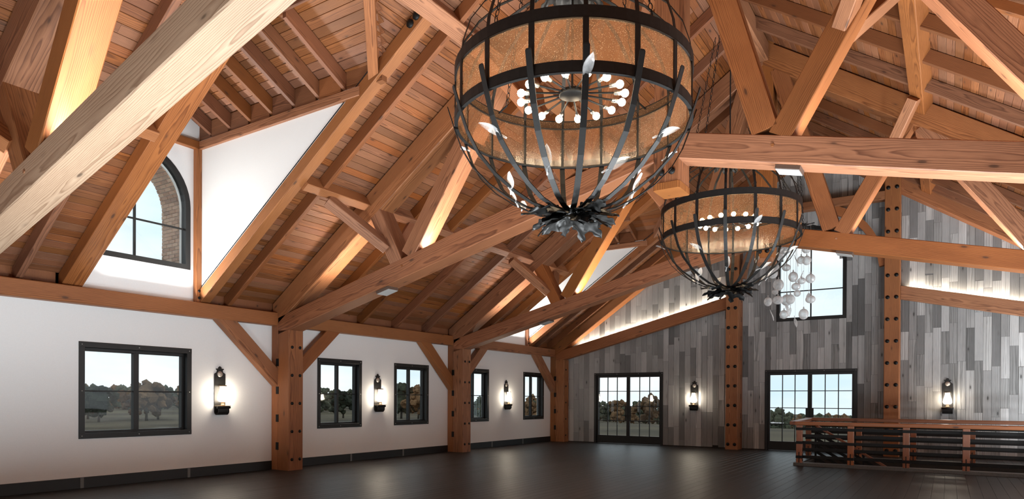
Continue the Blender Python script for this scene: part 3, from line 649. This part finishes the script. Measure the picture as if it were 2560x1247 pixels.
# gable frame
g = thing('gable_truss', 'timber chords and rafters fixed to the grey plank gable wall', 'roof truss', (W, L-.2, 5))
for s in (-1, 1):
    yg = 23.17; xe = .24 if s < 0 else XR-.24; xi = 6.89 if s < 0 else 11.96
    mid = lambda x: ch_bot(x)+CHV/2+(.0 if s < 0 else -.12)
    beam('bottom_chord', (xe, yg, mid(xe)), (xi, yg, mid(xi)), .24, CHV*.971, M_T, g, bv=.012, cut0=(1, 0, 0), cut1=(1, 0, 0))
    c = lambda d: prz(W-d)+.30
    beam('principal_rafter', (W+s*(W-.05), L-.205, c(W-.05)), (W, L-.205, c(0)), .40, .60*cth, M_T, g, bv=.014, cut0=(1, 0, 0), cut1=(1, 0, 0))
    n = 10; pts = []
    for k in range(n+1):                         # curved brace from collar down to the post
        a = radians(8+70*k/n); pts.append((W+s*(2.12-1.75*(1-cos(a))), 5.45+2.25*sin(a)))
    b = MB(); ou = [(W+s*(2.16-2.0*(1-cos(radians(8+70*k/n)))+0.0), 5.40+2.42*sin(radians(8+70*k/n))) for k in range(n+1)]
    inn = [(W+s*(1.98-1.75*(1-cos(radians(8+70*k/n)))), 5.40+2.12*sin(radians(8+70*k/n))) for k in range(n+1)]
    b.prism(inn+ou[::-1], 'Y', L-.50, L-.28); b.build('arch_brace', M_T, g)
beam('collar', (7.29, L-.45, 7.79), (11.55, L-.45, 7.79), .30, .26, M_T, g, bv=.012)
# ------------------------------------------------------------------ purlins, ridge, rafters
bays = [(Y0, Y1, 'between the near truss and the first chandelier\'s truss'), (Y1, Y2, 'between the two trusses in the middle'), (Y2, L, 'in the far bay by the plank wall')]
for s in (-1, 1):
    up = Vector((s*SL, 0, 1)).normalized()
    for nm, dist, w in (('lower', 6.34, .18), ('upper', 3.14, .29)):
        for bi, (a, c, lab) in enumerate(bays):
            segs = [(a+PW/2, c-(PW/2 if bi < 2 else .0))]
            if nm == 'lower' and s < 0 and bi in (0, 2): yc = DYC[0 if bi == 0 else 1]; segs = [(segs[0][0], yc-DHW-.03), (yc+DHW+.18, segs[0][1])]
            for q, (y0, y1) in enumerate(segs):
                x = W+s*dist; z = 3.48+SL*(W-dist); h = (.35 if nm == 'lower' else .35)*cth
                off = up*(h/2)
                o = beam('purlin', (x+off.x, y0, z+off.z), (x+off.x, y1, z+off.z), w, h, M_T, None, up=up, bv=.01)
                part = '' if len(segs) == 1 else (', near side of the dormer', ', far side of the dormer')[q]
                tag(o, '%s purlin of the %s roof slope in the %s bay%s' % (nm, 'left' if s < 0 else 'right', ('near', 'middle', 'far')[bi], part), 'beam')
for bi, (a, c, lab) in enumerate(bays):
    o = beam('ridge_beam', (W, a+.3, 9.85), (W, c-.25, 9.85), .26, .42, M_T, None, bv=.012); tag(o, 'ridge beam at the roof peak '+lab, 'beam')
RB = 3.55
ordn = ('first', 'second', 'third', 'fourth', 'fifth')
for s in (-1, 1):
    for bi, (a, c, lab) in enumerate(bays):
        ys = [a+1.306*k-.09+.05*0 for k in range(1, 5)]
        if bi == 2: ys = [Y2+1.306*k-.09 for k in range(1, 5)] + [L-.62]
        for k, y in enumerate(ys):
            if s < 0 and bi in (0, 2) and any(abs(y-yc) < 1.75 for yc in DYC): continue
            dv = .27; cc = lambda d: RB+SL*(W-d)+dv/2
            o = beam('rafter', (W+s*(W-.0), y, cc(W)), (W+s*.1, y, cc(.1)), .10, dv*cth, M_R, None, up=(0, 0, 1), bv=.005, cut0=(1, 0, 0), cut1=(1, 0, 0))
            tag(o, '%s narrow rafter from the near end of the %s bay, %s roof slope' % (ordn[k], ('near', 'middle', 'far')[bi], 'left' if s < 0 else 'right'), 'rafter', 'common rafters of the %s roof slope' % ('left' if s < 0 else 'right'))
for di, yc in enumerate(DYC):                       # trimmers beside the dormers
    for s in (-1, 1):
        y = yc + (1.362 if s > 0 else -1.20); w = .22 if s > 0 else .34
        if s < 0: y = yc-1.175
        dv = .27; x1 = 6.20; cc = lambda x: RB+SL*x+dv/2
        o = beam('trimmer_rafter', (0, y, cc(0)), (x1, y, cc(x1)), w, dv*cth, M_T, None, bv=.008, cut0=(1, 0, 0), cut1=(1, 0, 0))
        tag(o, 'heavy trimmer rafter on the %s side of the %s dormer' % ('far' if s > 0 else 'near', ('big near', 'small far')[di]), 'rafter')
        if s > 0:
            for k in (0, 1):
                x = x1-.20-.13*k; bolt((x, y-w/2, RB+SL*x+.16), (0, -1, 0), o, 1.9)
        WM[o] = WM[o]
# ------------------------------------------------------------------ lamp boxes under the chords
for i, (x, y, lab) in enumerate(((3.43, Y1, 'flat lamp box under the left chord of the truss by the big chandelier'), (11.24, Y1, 'flat lamp box under the right chord of the truss by the big chandelier'), (3.44, Y2, 'flat lamp box under the left end of the farther truss'), (7.70, Y2, 'flat lamp box under the left chord, just below the farther chandelier'), (11.2, Y2, 'flat lamp box under the right chord in front of the high window'))):
    sl = .2495 if x < W else -.2365; t = thing('lamp_box', lab, 'ceiling lamp', (x, y, ch_bot(x)))
    d = Vector((1, 0, sl)).normalized(); up = Vector((-sl, 0, 1)).normalized(); c = Vector((x, y, ch_bot(x)))-up*.03
    beam('housing', c-d*.17, c+d*.17, .30, .06, M_BOX, t, up=up, bv=.004)
    c -= up*.034; beam('lens', c-d*.16, c+d*.16, .28, .01, M_BOXW, t, up=up, bv=.002)
spot = ('under the big chandelier\'s truss', 'below the right chord', 'in front of the big chandelier', 'under the near truss', 'near the white wall by the viewpoint', 'just ahead of the viewpoint', 'by the right hand wall', 'right of the stair railing', 'in the far right corner')
for (x, y, p), sp in zip(FLOORFILL, spot):  # boxes made up to hold the added floor fill lamps, out of view
    b = MB(); b.box(x-.5, x+.5, y-.5, y+.5, .0, .05)
    for q in ((-.5, -.46, -.5, .5), (.46, .5, -.5, .5), (-.46, .46, -.5, -.46), (-.46, .46, .46, .5)): b.box(x+q[0], x+q[1], y+q[2], y+q[3], .05, .2)
    tag(b.build('added_fill_box', M_BK), 'low square black box of an added fill lamp on the floor '+sp, 'floor lamp', 'added floor fills')
# ------------------------------------------------------------------ wall lanterns
def sconce(P, yaw, label):
    t = thing('wall_lantern', label, 'wall lamp', P, 'matching wall lanterns'); R = Matrix.Translation(P) @ Matrix.Rotation(yaw, 4, 'Z')   # local: x out of the wall, y sideways, z up from the base
    def bd(b, nm, mt, par=t, sm=False):
        b.v = [R @ v for v in b.v]; return b.build(nm, mt, par, sm)
    h = .13
    prof = [(h, .0), (h, .80), (.115, .815), (.085, .83), (.068, .86), (.070, .885), (.095, .90), (.088, .915), (.045, .918), (.034, .93), (.038, .945), (.022, .955), (0, .97)]
    poly = prof + [(-a, z) for a, z in prof[-2::-1]]
    b = MB(); b.prism(poly, 'X', .005, .017); bd(b, 'back_plate', M_BK)
    b = MB(); b.add([(x, y, z) for x, z, _ in [] for y in ()], []) if 0 else None
    n = 10; pts = [(.011+.07*(1-cos(pi*k/n)), 0, -.07*sin(pi*k/n)) for k in range(n+1)]   # strap rolls forward into a scroll
    pts += [(.151+.0-.0*k, 0, .03*k) for k in range(1, 3)]
    b.ribbon([Vector(p)+Vector((0, 0, .0)) for p in pts], [(1, 0, .001) if k == 0 else (cos(pi*min(k, n)/n)*1.0, 0, -sin(pi*min(k, n)/n)*1.0+.001) for k in range(len(pts))], 2*h, .012); bd(b, 'scroll', M_BK)
    b = MB(); b.tube([(.151, -h-.02, .085), (.151, h+.02, .085)], .028, 12); bd(b, 'crossbar', M_BK, sm=True)
    b = MB(); b.box(.03, .21, -h-.005, h+.005, .112, .124); bd(b, 'shelf', M_BRONZE)
    b = MB(); b.lathe([(0, .025), (.045, .022), (.062, .010), (.066, 0), (.066, -.01)], 20); q = Matrix.Translation((.012, 0, .80)) @ Matrix.Rotation(pi/2, 4, 'Y'); b.v = [q @ v for v in b.v]; bd(b, 'medallion', M_MED, sm=True)
    b = MB(); b.lathe([(0, .124), (.045, .124), (.045, .145), (.038, .15), (.038, .19), (.048, .195), (.048, .205), (0, .205)], 16, (.12, 0, 0)); bd(b, 'burner', M_BRONZE, sm=True)
    b = MB(); b.lathe([(.045, .205), (.085, .215), (.108, .25), (.112, .29), (.098, .35), (.075, .42), (.060, .48), (.055, .535)], 20, (.12, 0, 0)); g_ = bd(b, 'chimney', M_SCG, sm=True)
    b = MB(); b.lathe([(.056, .535), (.078, .535), (.078, .56), (.056, .56), (.056, .535)], 20, (.12, 0, 0)); bd(b, 'collar_ring', M_BRONZE, sm=True)
    b = MB(); b.box(.012, .08, -.012, .012, .54, .555); bd(b, 'bracket', M_BK)
for P, yaw, lab in (((0, 8.70, 1.36), 0, 'black lantern with frosted chimney right of the widest window'), ((0, 13.47, 1.36), 0, 'black lantern on the white wall between two windows of the middle bay'), ((0, 19.88, 1.36), 0, 'black lantern on the white wall in the far bay'), ((5.65, L-.022, 1.36), -pi/2, 'black lantern on grey planks right of the left double door'), ((13.15, L-.022, 1.36), -pi/2, 'black lantern on grey planks right of the tall right post')):
    sconce(P, yaw, lab)
# ------------------------------------------------------------------ chandeliers
def oakleaf(ln, wd, droop, seed):
    r = random.Random(seed); n = 26; out = []
    for k in range(n+1):
        u = k/n; base = sin(pi*min(1, u*1.02))**.7 * (.35+.65*u**.6) if u < 1 else 0
        lob = .74+.26*cos(2*pi*(u*3.2+.1)); out.append((u*ln, wd*base*lob*.5))
    vs = []; m = 3
    for k, (x, hw) in enumerate(out):
        for j in range(-m, m+1):
            f = j/m; y = hw*f; z = -droop*(x/ln)**1.6*ln + .12*abs(f)*hw + .012*sin(9*x/ln+3*f+seed); vs.append((x*(1-.18*droop*(x/ln)), y, z))
    q = 2*m+1; fs = [(k*q+j, (k+1)*q+j, (k+1)*q+j+1, k*q+j+1) for k in range(n) for j in range(2*m)]
    n0 = len(vs); vs += [(x, y, z+.006) for x, y, z in vs]; fs += [tuple(i+n0 for i in reversed(f)) for f in fs]
    return vs, fs
def glassleaf():
    b = MB(); n = 8; ln, wd = .27, .10; vs = []
    for k in range(n+1):
        u = k/n; hw = wd*.5*sin(pi*u**.8)**.8
        for j in (-1, -.5, 0, .5, 1): vs.append((.07+u*ln, j*hw, .02*sin(3*u)+.012*(1-abs(j))*(1 if k % 2 else .5)))
    fs = [(k*5+j, (k+1)*5+j, (k+1)*5+j+1, k*5+j+1) for k in range(n) for j in range(4)]
    n0 = len(vs); vs += [(x, y, z-.012) for x, y, z in vs]; fs += [tuple(i+n0 for i in reversed(f)) for f in fs]
    b.add(vs, fs); b.tube([(0, 0, 0), (.08, 0, .004)], .009, 6); return b
def chainmb(p0, p1, r=.028, th=.006):
    b = MB(); p0, p1 = Vector(p0), Vector(p1); d = p1-p0; n = max(2, int(d.length/.078)); x = d.normalized(); u = Vector((0, 1, 0)); y = x.cross(u).normalized(); z = x.cross(y)
    for i in range(n):
        c = p0+d*((i+.5)/n); a, e = (y, z) if i % 2 else (z, y)
        pts = [c+x*.042*cos(t)*1.05+a*r*.75*sin(t) for t in [2*pi*k/8 for k in range(8)]]; b.tube(pts, th, 4, closed=True)
    return b
NS = 16; RC = 1.37; A0 = radians(-90+24.5+3)       # bars at these azimuths; one bar faces the camera
def chandelier(c, a0, label, nl_seed):
    cx_, cy_, dz = c; t = thing('chandelier', label, 'chandelier', (cx_, cy_, 4.9+dz)); B = Vector((cx_, cy_, dz))
    def P(r, a, z): return B+Vector((r*cos(a), r*sin(a), z))
    for nm, z0, z1 in (('top_ring', 5.37, 5.49), ('bottom_ring', 4.84, 4.95)):
        b = MB(); b.lathe([(RC, z0), (RC+.012, z0), (RC+.012, z1), (RC, z1), (RC, z0)], 64, B); o = b.build(nm, M_BK, t, origin=P(0, 0, z0))
        b = MB(); zz = z0 if z0 < 5 else z0; b.lathe([(RC-.03, zz-.004), (RC+.012, zz-.004), (RC+.012, zz+.006), (RC-.03, zz+.006), (RC-.03, zz-.004)], 64, B); b.build('flange', M_BK, o)
    tips = {}
    for k in range(NS):
        a = a0+2*pi*k/NS; er = Vector((cos(a), sin(a), 0)); et = Vector((-sin(a), cos(a), 0))
        b = MB(); b.ribbon([P(RC+.004, a, 4.86), P(RC+.004, a, 5.48)], [er, er], .060, .012); b.build('drum_bar', M_BK, t)
        b = MB(); a2, a3 = a+.012, a+2*pi/NS-.012; q = [P(RC-.012, a2+(a3-a2)*j/4, z) for z in (4.862, 5.47) for j in range(5)]; q2 = [v-Vector((cos(atan2(v.y-cy_, v.x-cx_)), sin(atan2(v.y-cy_, v.x-cx_)), 0))*.004 for v in q]
        b.add(q, [(j, j+1, j+6, j+5) for j in range(4)]); gp = b.build('glass_panel', M_SEED, t)
        pts = [(1.37, 5.45), (1.35, 5.60), (1.27, 5.84), (1.10, 6.08), (.86, 6.28), (.56, 6.42), (.25, 6.50), (.08, 6.52)]
        b = MB(); pp = [P(r, a, z) for r, z in pts]; nn = [er*(pts[min(i+1, 7)][1]-pts[max(i-1, 0)][1])*1+Vector((0, 0, 1))*(pts[max(i-1, 0)][0]-pts[min(i+1, 7)][0]) for i in range(8)]
        b.ribbon(pp, nn, .045, .008); b.build('dome_strap', M_BK, t)
        pts = [(.10, 3.85), (.30, 3.86), (.52, 3.91), (.74, 4.02), (.97, 4.18), (1.17, 4.38), (1.30, 4.60), (1.375, 4.80), (1.42, 4.94), (1.46, 5.06)]
        m = len(pts)-1; pp = [P(r, a, z) for r, z in pts] + [P(1.463, a, 5.075)]; pts2 = pts+[(1.466, 5.085)]
        nn = [er*(pts2[min(i+1, m+1)][1]-pts2[max(i-1, 0)][1]) - Vector((0, 0, 1))*(pts2[min(i+1, m+1)][0]-pts2[max(i-1, 0)][0]) for i in range(m+2)]
        b = MB(); b.ribbon(pp, nn, [.066]*(m)+[.064, .040], .010); b.build('basket_strap', M_BK, t)
    # light wheel
    b = MB(); b.lathe([(0, 5.215), (.145, 5.215), (.155, 5.222), (.155, 5.265), (.12, 5.285), (0, 5.285)], 24, B); b.build('hub', M_BK, t, True)
    b = MB(); b.cyl(P(0, 0, 5.28), P(0, 0, 9.6-dz), .014, 8); b.build('stem', M_BK, t)
    for k in range(NS):
        a = a0+2*pi*(k+.45)/NS; e = Vector((cos(a), sin(a), -.05))
        b = MB(); b.tube([P(.1, a, 5.245), P(.50, a, 5.215)], .011, 6); sp = b.build('spoke', M_BK, t)
        b = MB(); b.cyl(P(.49, a, 5.216), P(.57, a, 5.205), .024, 10); b.build('socket', M_STEEL, sp, True)
        b = MB(); bm = bmesh.new(); bmesh.ops.create_icosphere(bm, subdivisions=2, radius=.046); b.add([v.co+P(.613, a, 5.20) for v in bm.verts], [[v.index for v in f.verts] for f in bm.faces]); bm.free(); b.build('bulb', M_BULB, sp, True)
    # forged oak leaves, bottom cluster and crown
    for k in range(22):
        ring = k % 2; a = 2*pi*k/22+.13*sin(k*5); vs, fs = oakleaf(.44+.05*ring+.05*sin(k*3.1), .30, (.42, .14)[ring]+.08*sin(k*2.3), k)
        M = Matrix.Translation(P(.06+.03*ring, a, 3.835 - .03*(1-ring)+.015*sin(k))) @ Matrix.Rotation(a, 4, 'Z') @ Matrix.Rotation(.5*sin(k*7.7), 4, 'X')
        b = MB(); b.add([M @ Vector(v) for v in vs], fs); b.build('forged_leaf', M_LEAF, t, True)
    b = MB(); b.lathe([(0, 3.76), (.05, 3.775), (.07, 3.81), (.12, 3.84), (.12, 3.865), (0, 3.87)], 16, B); b.build('boss', M_LEAF, t, True)
    for k in range(12):
        a = 2*pi*k/12; vs, fs = oakleaf(.42, .26, .55, k+40); M = Matrix.Translation(P(.06, a, 6.56)) @ Matrix.Rotation(a, 4, 'Z')
        b = MB(); b.add([M @ Vector(v) for v in vs], fs); b.build('forged_leaf', M_LEAF, t, True)
    rr = random.Random(nl_seed); spots = [(0, 1.37, 4.80, 1), (-2, 1.20, 4.43, 0), (-3, .78, 4.04, 2), (-1, .88, 4.11, 1), (8, .85, 4.09, 0), (1, .86, 4.10, 2), (3, .74, 4.02, 0), (4, .66, 3.98, 1), (2, 1.20, 4.43, 2), (-5, 1.36, 4.76, 0), (5, 1.33, 4.68, 1), (-4, .66, 3.98, 2), (10, .8, 4.06, 0), (6, 1.3, 4.6, 1)]
    for k, r, z, q in spots:
        a = a0+2*pi*k/NS; g1 = glassleaf(); M = Matrix.Translation(P(r+.02, a, z-.01)) @ Matrix.Rotation(a, 4, 'Z') @ Matrix.Rotation(-.9+.5*(z-4), 4, 'Y') @ Matrix.Rotation((-.7, .2, .9)[q], 4, 'Z') @ Matrix.Translation((-.1, 0, .02))
        g1.v = [M @ v for v in g1.v]; g1.build('glass_leaf', M_GLF, t, True)
    for k in range(4):
        a = a0+radians(40+90*k); chainmb(P(1.2, a, 5.5), P(.35, a, 9.25-dz)).build('chain', M_BOLT, t)
        b = MB(); b.tube([P(1.38, a, 5.45), P(1.2, a, 5.50)], .012, 6); b.build('chain_lug', M_BK, t)
    return t
chandelier((9.42, 7.02, 0), A0+.103, 'large black iron chandelier with seeded amber glass drum, nearest', 1)
chandelier((9.36, 14.05, .12), A0+.12, 'smaller looking black iron chandelier with amber drum beyond the first truss', 2)
# ------------------------------------------------------------------ blown glass globe fixture by the high window
t = thing('globe_chandelier', 'cluster of clear blown glass globes hung on threads before the high window', 'chandelier', (9.42, 20.0, 6.4))
CX, CY = 9.42, 20.0
b = MB(); b.lathe([(0, 6.40), (.5, 6.40), (.5, 6.44), (0, 6.44)], 24, (CX, CY, 0)); b.build('canopy', M_BK, t)
for k in range(18):
    a = 2*pi*k/18; vs, fs = oakleaf(.30, .24, .1+.15*sin(k*2.1), k+80); M = Matrix.Translation((CX+.42*cos(a), CY+.42*sin(a), 6.46)) @ Matrix.Rotation(a, 4, 'Z') @ Matrix.Rotation(.5*sin(k*3), 4, 'X')
    b = MB(); b.add([M @ Vector(v) for v in vs], fs); b.build('forged_leaf', M_LEAF, t, True)
for k in range(4):
    a = pi/4+k*pi/2; chainmb((CX+.45*cos(a), CY+.45*sin(a), 6.45), (CX+.2*cos(a), CY+.2*sin(a), 9.3)).build('chain', M_BOLT, t)
def unproj(u, v, Y):
    d = FW+RT*((u-1280)/FPX)+UP*((1004.95-v)/FPX); return CAMP+d*((Y-CAMP.y)/d.y)
globes = [(1963, 625, 26), (2016, 622, 22), (1950, 642, 18), (1937, 668, 22), (2003, 650, 20), (2017, 651, 21), (1966, 669, 21), (1932, 684, 24), (1983, 692, 23), (2004, 702, 20), (2026, 696, 23), (1946, 712, 26), (1990, 716, 22), (1993, 733, 17), (1920, 754, 20), (1945, 750, 26), (1967, 750, 28), (1976, 748, 22), (2026, 748, 24), (1960, 786, 22), (2009, 785, 24), (1938, 730, 16)]
for i, (u, v, d) in enumerate(globes):
    Y = CY+.5*sin(i*2.4); p = unproj(u, v, Y); r = d*.5*(p-CAMP).dot(FW)/FPX
    q = Vector((p.x-CX, p.y-CY)); 
    b = MB(); sq = (.82, 1.0, 1.12)[i % 3]; b.lathe([(.001, -r*sq)] + [(r*cos(f), r*sq*sin(f)) for f in [-pi/2+pi*k/10 for k in range(1, 10)]] + [(.018, r*sq), (.016, r*sq+.05), (.001, r*sq+.055)], 14, p); gl = b.build('globe', M_CG, t, True)
    b = MB(); b.cyl(p+Vector((0, 0, r)), (p.x, p.y, 6.40), .0025, 4); b.build('thread', M_STEEL, gl)
for i, (u, v) in enumerate(((1929, 786), (1988, 802), (1975, 775), (2004, 690), (2021, 738), (1966, 765), (1990, 650))):
    p = unproj(u, v, CY+.3*sin(i*1.7)); g1 = glassleaf(); M = Matrix.Translation(p) @ Matrix.Rotation(i*1.1, 4, 'Z') @ Matrix.Rotation(pi/2-.3, 4, 'Y') @ Matrix.Translation((-.15, 0, 0)); g1.v = [M @ q for q in g1.v]
    gl = g1.build('glass_leaf', M_CG, t, True); b = MB(); b.cyl(p+Vector((0, 0, .12)), (p.x, p.y, 6.40), .0025, 4); b.build('thread', M_STEEL, gl)
# ------------------------------------------------------------------ stair railings
r = thing('stair_railing', 'timber and black flat bar railing around the stair well', 'railing', (12.5, 19.7, 0))
YF, YB = 18.42, 20.95; XL = 9.96
b = MB(); b.box(XL-.10, 15.7, YF-.17, YF+.17, .0, .07); b.build('curb', M_CURB, r)
b = MB(); b.box(XL-.10, 15.7, YB-.14, YB+.14, .0, .07); b.build('curb', M_CURB, r)
fx = [XL+.02+1.178*k for k in range(5)]; bx = [9.79+1.3*k for k in range(5)]
BZ = (.93, .755, .58, .405, .215)
for Y, xs, q in ((YF, fx, 0), (YB, bx, 1)):
    for x in xs:
        p = beam('post', (x, Y, .07), (x, Y, 1.02), .14, .14, M_RW, r, up=(0, 1, 0), bv=.008)
        for z in (BZ[0], BZ[2], BZ[4]): bar_box('strap', x-.078, x+.078, Y-.078, Y+.078, z-.035, z+.035, M_BOLT, p)
        bar_box('base_plate', x-.01, x+.01, Y-.079, Y-.06, .07, .34, M_BOLT, p)
        for s in (-1, 1):
            for z in (.13, .28): bolt((x+s*.07, Y, z), (s, 0, 0), p, .7)
    x0, x1 = xs[0]-.1, 15.7
    beam('top_rail', (x0, Y, 1.068+.047*q), (x1, Y, 1.068+.047*q), .17, .095, M_RW, r, bv=.015)
    for z in BZ: bar_box('bar', xs[0]+.05, x1, Y-.004+.03, Y+.008+.03, z-.038, z+.038, M_BOLT, r)
beam('top_rail', (bx[0]+.02, YF+.08, 1.07), (bx[0]+.02, YB-.08, 1.11), .17, .09, M_RW, r, bv=.015)
s_ = thing('stair_handrail', 'sloping black flat bar handrail going down the sunken stair', 'railing', (11, 19.6, 0))
for Y in (19.15,):
    A = Vector((10.25, Y, 1.0)); D = Vector((3.4, 0, -2.1))
    beam('handrail', A, A+D, .06, .06, M_RW, s_)
    for k in range(1, 6): q = Vector((0, 0, -.17*k)); beam('bar', A+q, A+D+q, .012, .075, M_BOLT, s_)
    for f in (0, .33, .66, 1): P = A+D*f; beam('post', P+Vector((0, 0, -.98)), P, .05, .05, M_BOLT, s_, up=(1, 0, 0))
# ------------------------------------------------------------------ outside: field and trees
gr = struct('ground', 'autumn field falling away outside the hall towards the woods', 'field')
def gz(x, y):                                     # level with the field to the left, falling away beyond the gable
    d = max(0, max(-x-6, y-30)); az = math.degrees(atan2(CAMP.x-x, max(y, .1)))
    tab = ((-60, 9.0), (0, 9.0), (10, 8.3), (23, 5.2), (31, 4.9), (37, 4.3), (42, 2.4), (47, 1.2), (62, 1.0), (120, 1.0)); k = next((i for i in range(9) if tab[i][0] <= az < tab[i+1][0]), 8)
    f = min(1, max(0, (az-tab[k][0])/(tab[k+1][0]-tab[k][0]))); fall = tab[k][1]+(tab[k+1][1]-tab[k][1])*f
    e = min(1, d/110)**.8
    return -.45 - e*2.0 - max(0, min(1, (d-60)/110))*(fall-2.4) 
vs = []; fs = []; xs = [-420+20*k for k in range(32)]; ys = [-120+20*k for k in range(33)]
for y in ys:
    for x in xs: vs.append((x, y, gz(x, y)))
n = len(xs); fs = [(j*n+i, j*n+i+1, (j+1)*n+i+1, (j+1)*n+i) for j in range(len(ys)-1) for i in range(n-1)]
link('field', mesh('field', vs, fs, True), M_FIELD, gr)
def crownmesh(seed, conifer=False):
    r = random.Random(seed); b = MB()
    blobs = [(0, 0, .60, .26)]
    for _ in range(34):
        a = r.uniform(0, 6.28); q = r.uniform(.05, .40)**.8; h = r.uniform(.22, .92); q *= sqrt(max(.1, 1-((h-.52)/.46)**2)); blobs.append((q*cos(a), q*sin(a), h, r.uniform(.07, .13)))
    if conifer: blobs = [(.05*sin(k*2.1)*(1-k/14), .05*cos(k*2.1), .2+.055*k, .20-.0135*k) for k in range(14)]
    for x, y, z, rad in blobs:
        bm = bmesh.new(); bmesh.ops.create_icosphere(bm, subdivisions=2, radius=rad)
        for v in bm.verts:
            q = v.co.normalized(); v.co *= 1+.55*noise.noise(q*5+Vector((seed*3.1+x*9, y*9, z*9)))+.25*noise.noise(q*14+Vector((seed, 0, 0)))
        b.add([v.co+Vector((x, y, z)) for v in bm.verts], [[v.index for v in f.verts] for f in bm.faces]); bm.free()
    return mesh('crown', b.v, b.f, False)
CR = {(c, m): None for c in range(5) for m in (0, 1)}
def tree(x, y, h, c, m, label, group=None, z=None):
    zz = (gz(x, y) if z is None else z)-.1; t = thing('tree', label, 'tree', (x, y, zz), group)
    if CR[(c, m)] is None: me = crownmesh(c+1, c == 4); me.materials.append((M_TG, M_TB)[m]); CR[(c, m)] = me
    link('crown', CR[(c, m)], None, t, Matrix.Translation((x, y, zz)) @ Matrix.Rotation(x*7.3+y, 4, 'Z') @ Matrix.Diagonal((h*.95, h*.95, h, 1)))
    k = 'tr'
    if k not in CACHE:
        b = MB(); b.tube([(0, 0, 0), (.01, 0, .25), (0, .01, .5)], [.035, .025, .012], 7); CACHE[k] = mesh('trunk', b.v, b.f, True); CACHE[k].materials.append(M_TT)
    link('trunk', CACHE[k], None, t, Matrix.Translation((x, y, zz)) @ Matrix.Scale(h, 4))
def through(u, D, Yoff=0):     # place a tree where a window shows it, D metres away
    d = FW+RT*((u-1280)/FPX); d.z = 0; d.normalize(); return CAMP.x+d.x*D, CAMP.y+d.y*D
for i, (u, D, h, c, m, lab) in enumerate(((366, 112, 6.0, 0, 1, 'russet autumn tree seen through the right half of the widest window'), (395, 118, 5.4, 1, 1, 'low russet tree right of another in the widest window'), (345, 122, 5.6, 2, 1, 'russet tree left of its neighbour behind the widest window\'s mullion'), (247, 108, 5.0, 3, 0, 'dark round tree seen low in the left half of the widest window'), (220, 125, 5.6, 1, 0, 'grey green tree at the left edge of the widest window'), (858, 118, 4.9, 0, 0, 'dark green tree filling the window beyond the nearest post'), (1046, 112, 5.6, 2, 1, 'russet tree in the narrow window right of the second lantern'), (1003, 115, 6.0, 3, 0, 'dark tree at the left of the narrow window right of the second lantern'), (1622, 130, 6, 1, 1, 'brown tree seen through the right leaf of the left double door'))):
    x, y = through(u, D); tree(x, y, h, c, m, lab)
rt = random.Random(11)                              # the woods on the far side of the field: a mass nobody could count
for m in (0, 1):
    b = MB(); proto = []
    for k in range(4):
        q = MB(); r = random.Random(k+50)
        for _ in range(22):
            a = r.uniform(0, 6.28); w_ = r.uniform(.02, .42); h = r.uniform(.12, .9); w_ *= sqrt(max(.1, 1-((h-.45)/.5)**2)) if k < 3 else (1-h)*.8; rad = r.uniform(.09, .15)*(1 if k < 3 else 1.1-.7*h)
            bm = bmesh.new(); bmesh.ops.create_icosphere(bm, subdivisions=1, radius=rad)
            for v in bm.verts: v.co *= r.uniform(.75, 1.3)
            q.add([v.co+Vector((w_*cos(a), w_*sin(a), h)) for v in bm.verts], [[v.index for v in f.verts] for f in bm.faces]); bm.free()
        q.tube([(0, 0, 0), (0, 0, .4)], .03, 5); proto.append(q)
    for i in range(210 if m == 0 else 90):
        u = -150+2600*rt.random(); D = rt.uniform(165, 245); x, y = through(u, D)
        if x > 60: continue
        h = rt.uniform(4.4, 7.2); z = gz(x, y)-.2; q = rt.choice(proto); c_, s_n = cos(i*2.4)*h, sin(i*2.4)*h
        b.add([(x+v.x*c_-v.y*s_n, y+v.x*s_n+v.y*c_, z+v.z*h) for v in q.v], q.f)
    tag(b.build('woods', (M_TG, M_TB)[m]), ('dark green distant woods along the far edge of the field', 'brown autumn trees scattered through the distant woods')[m], 'woods', None, 'stuff')
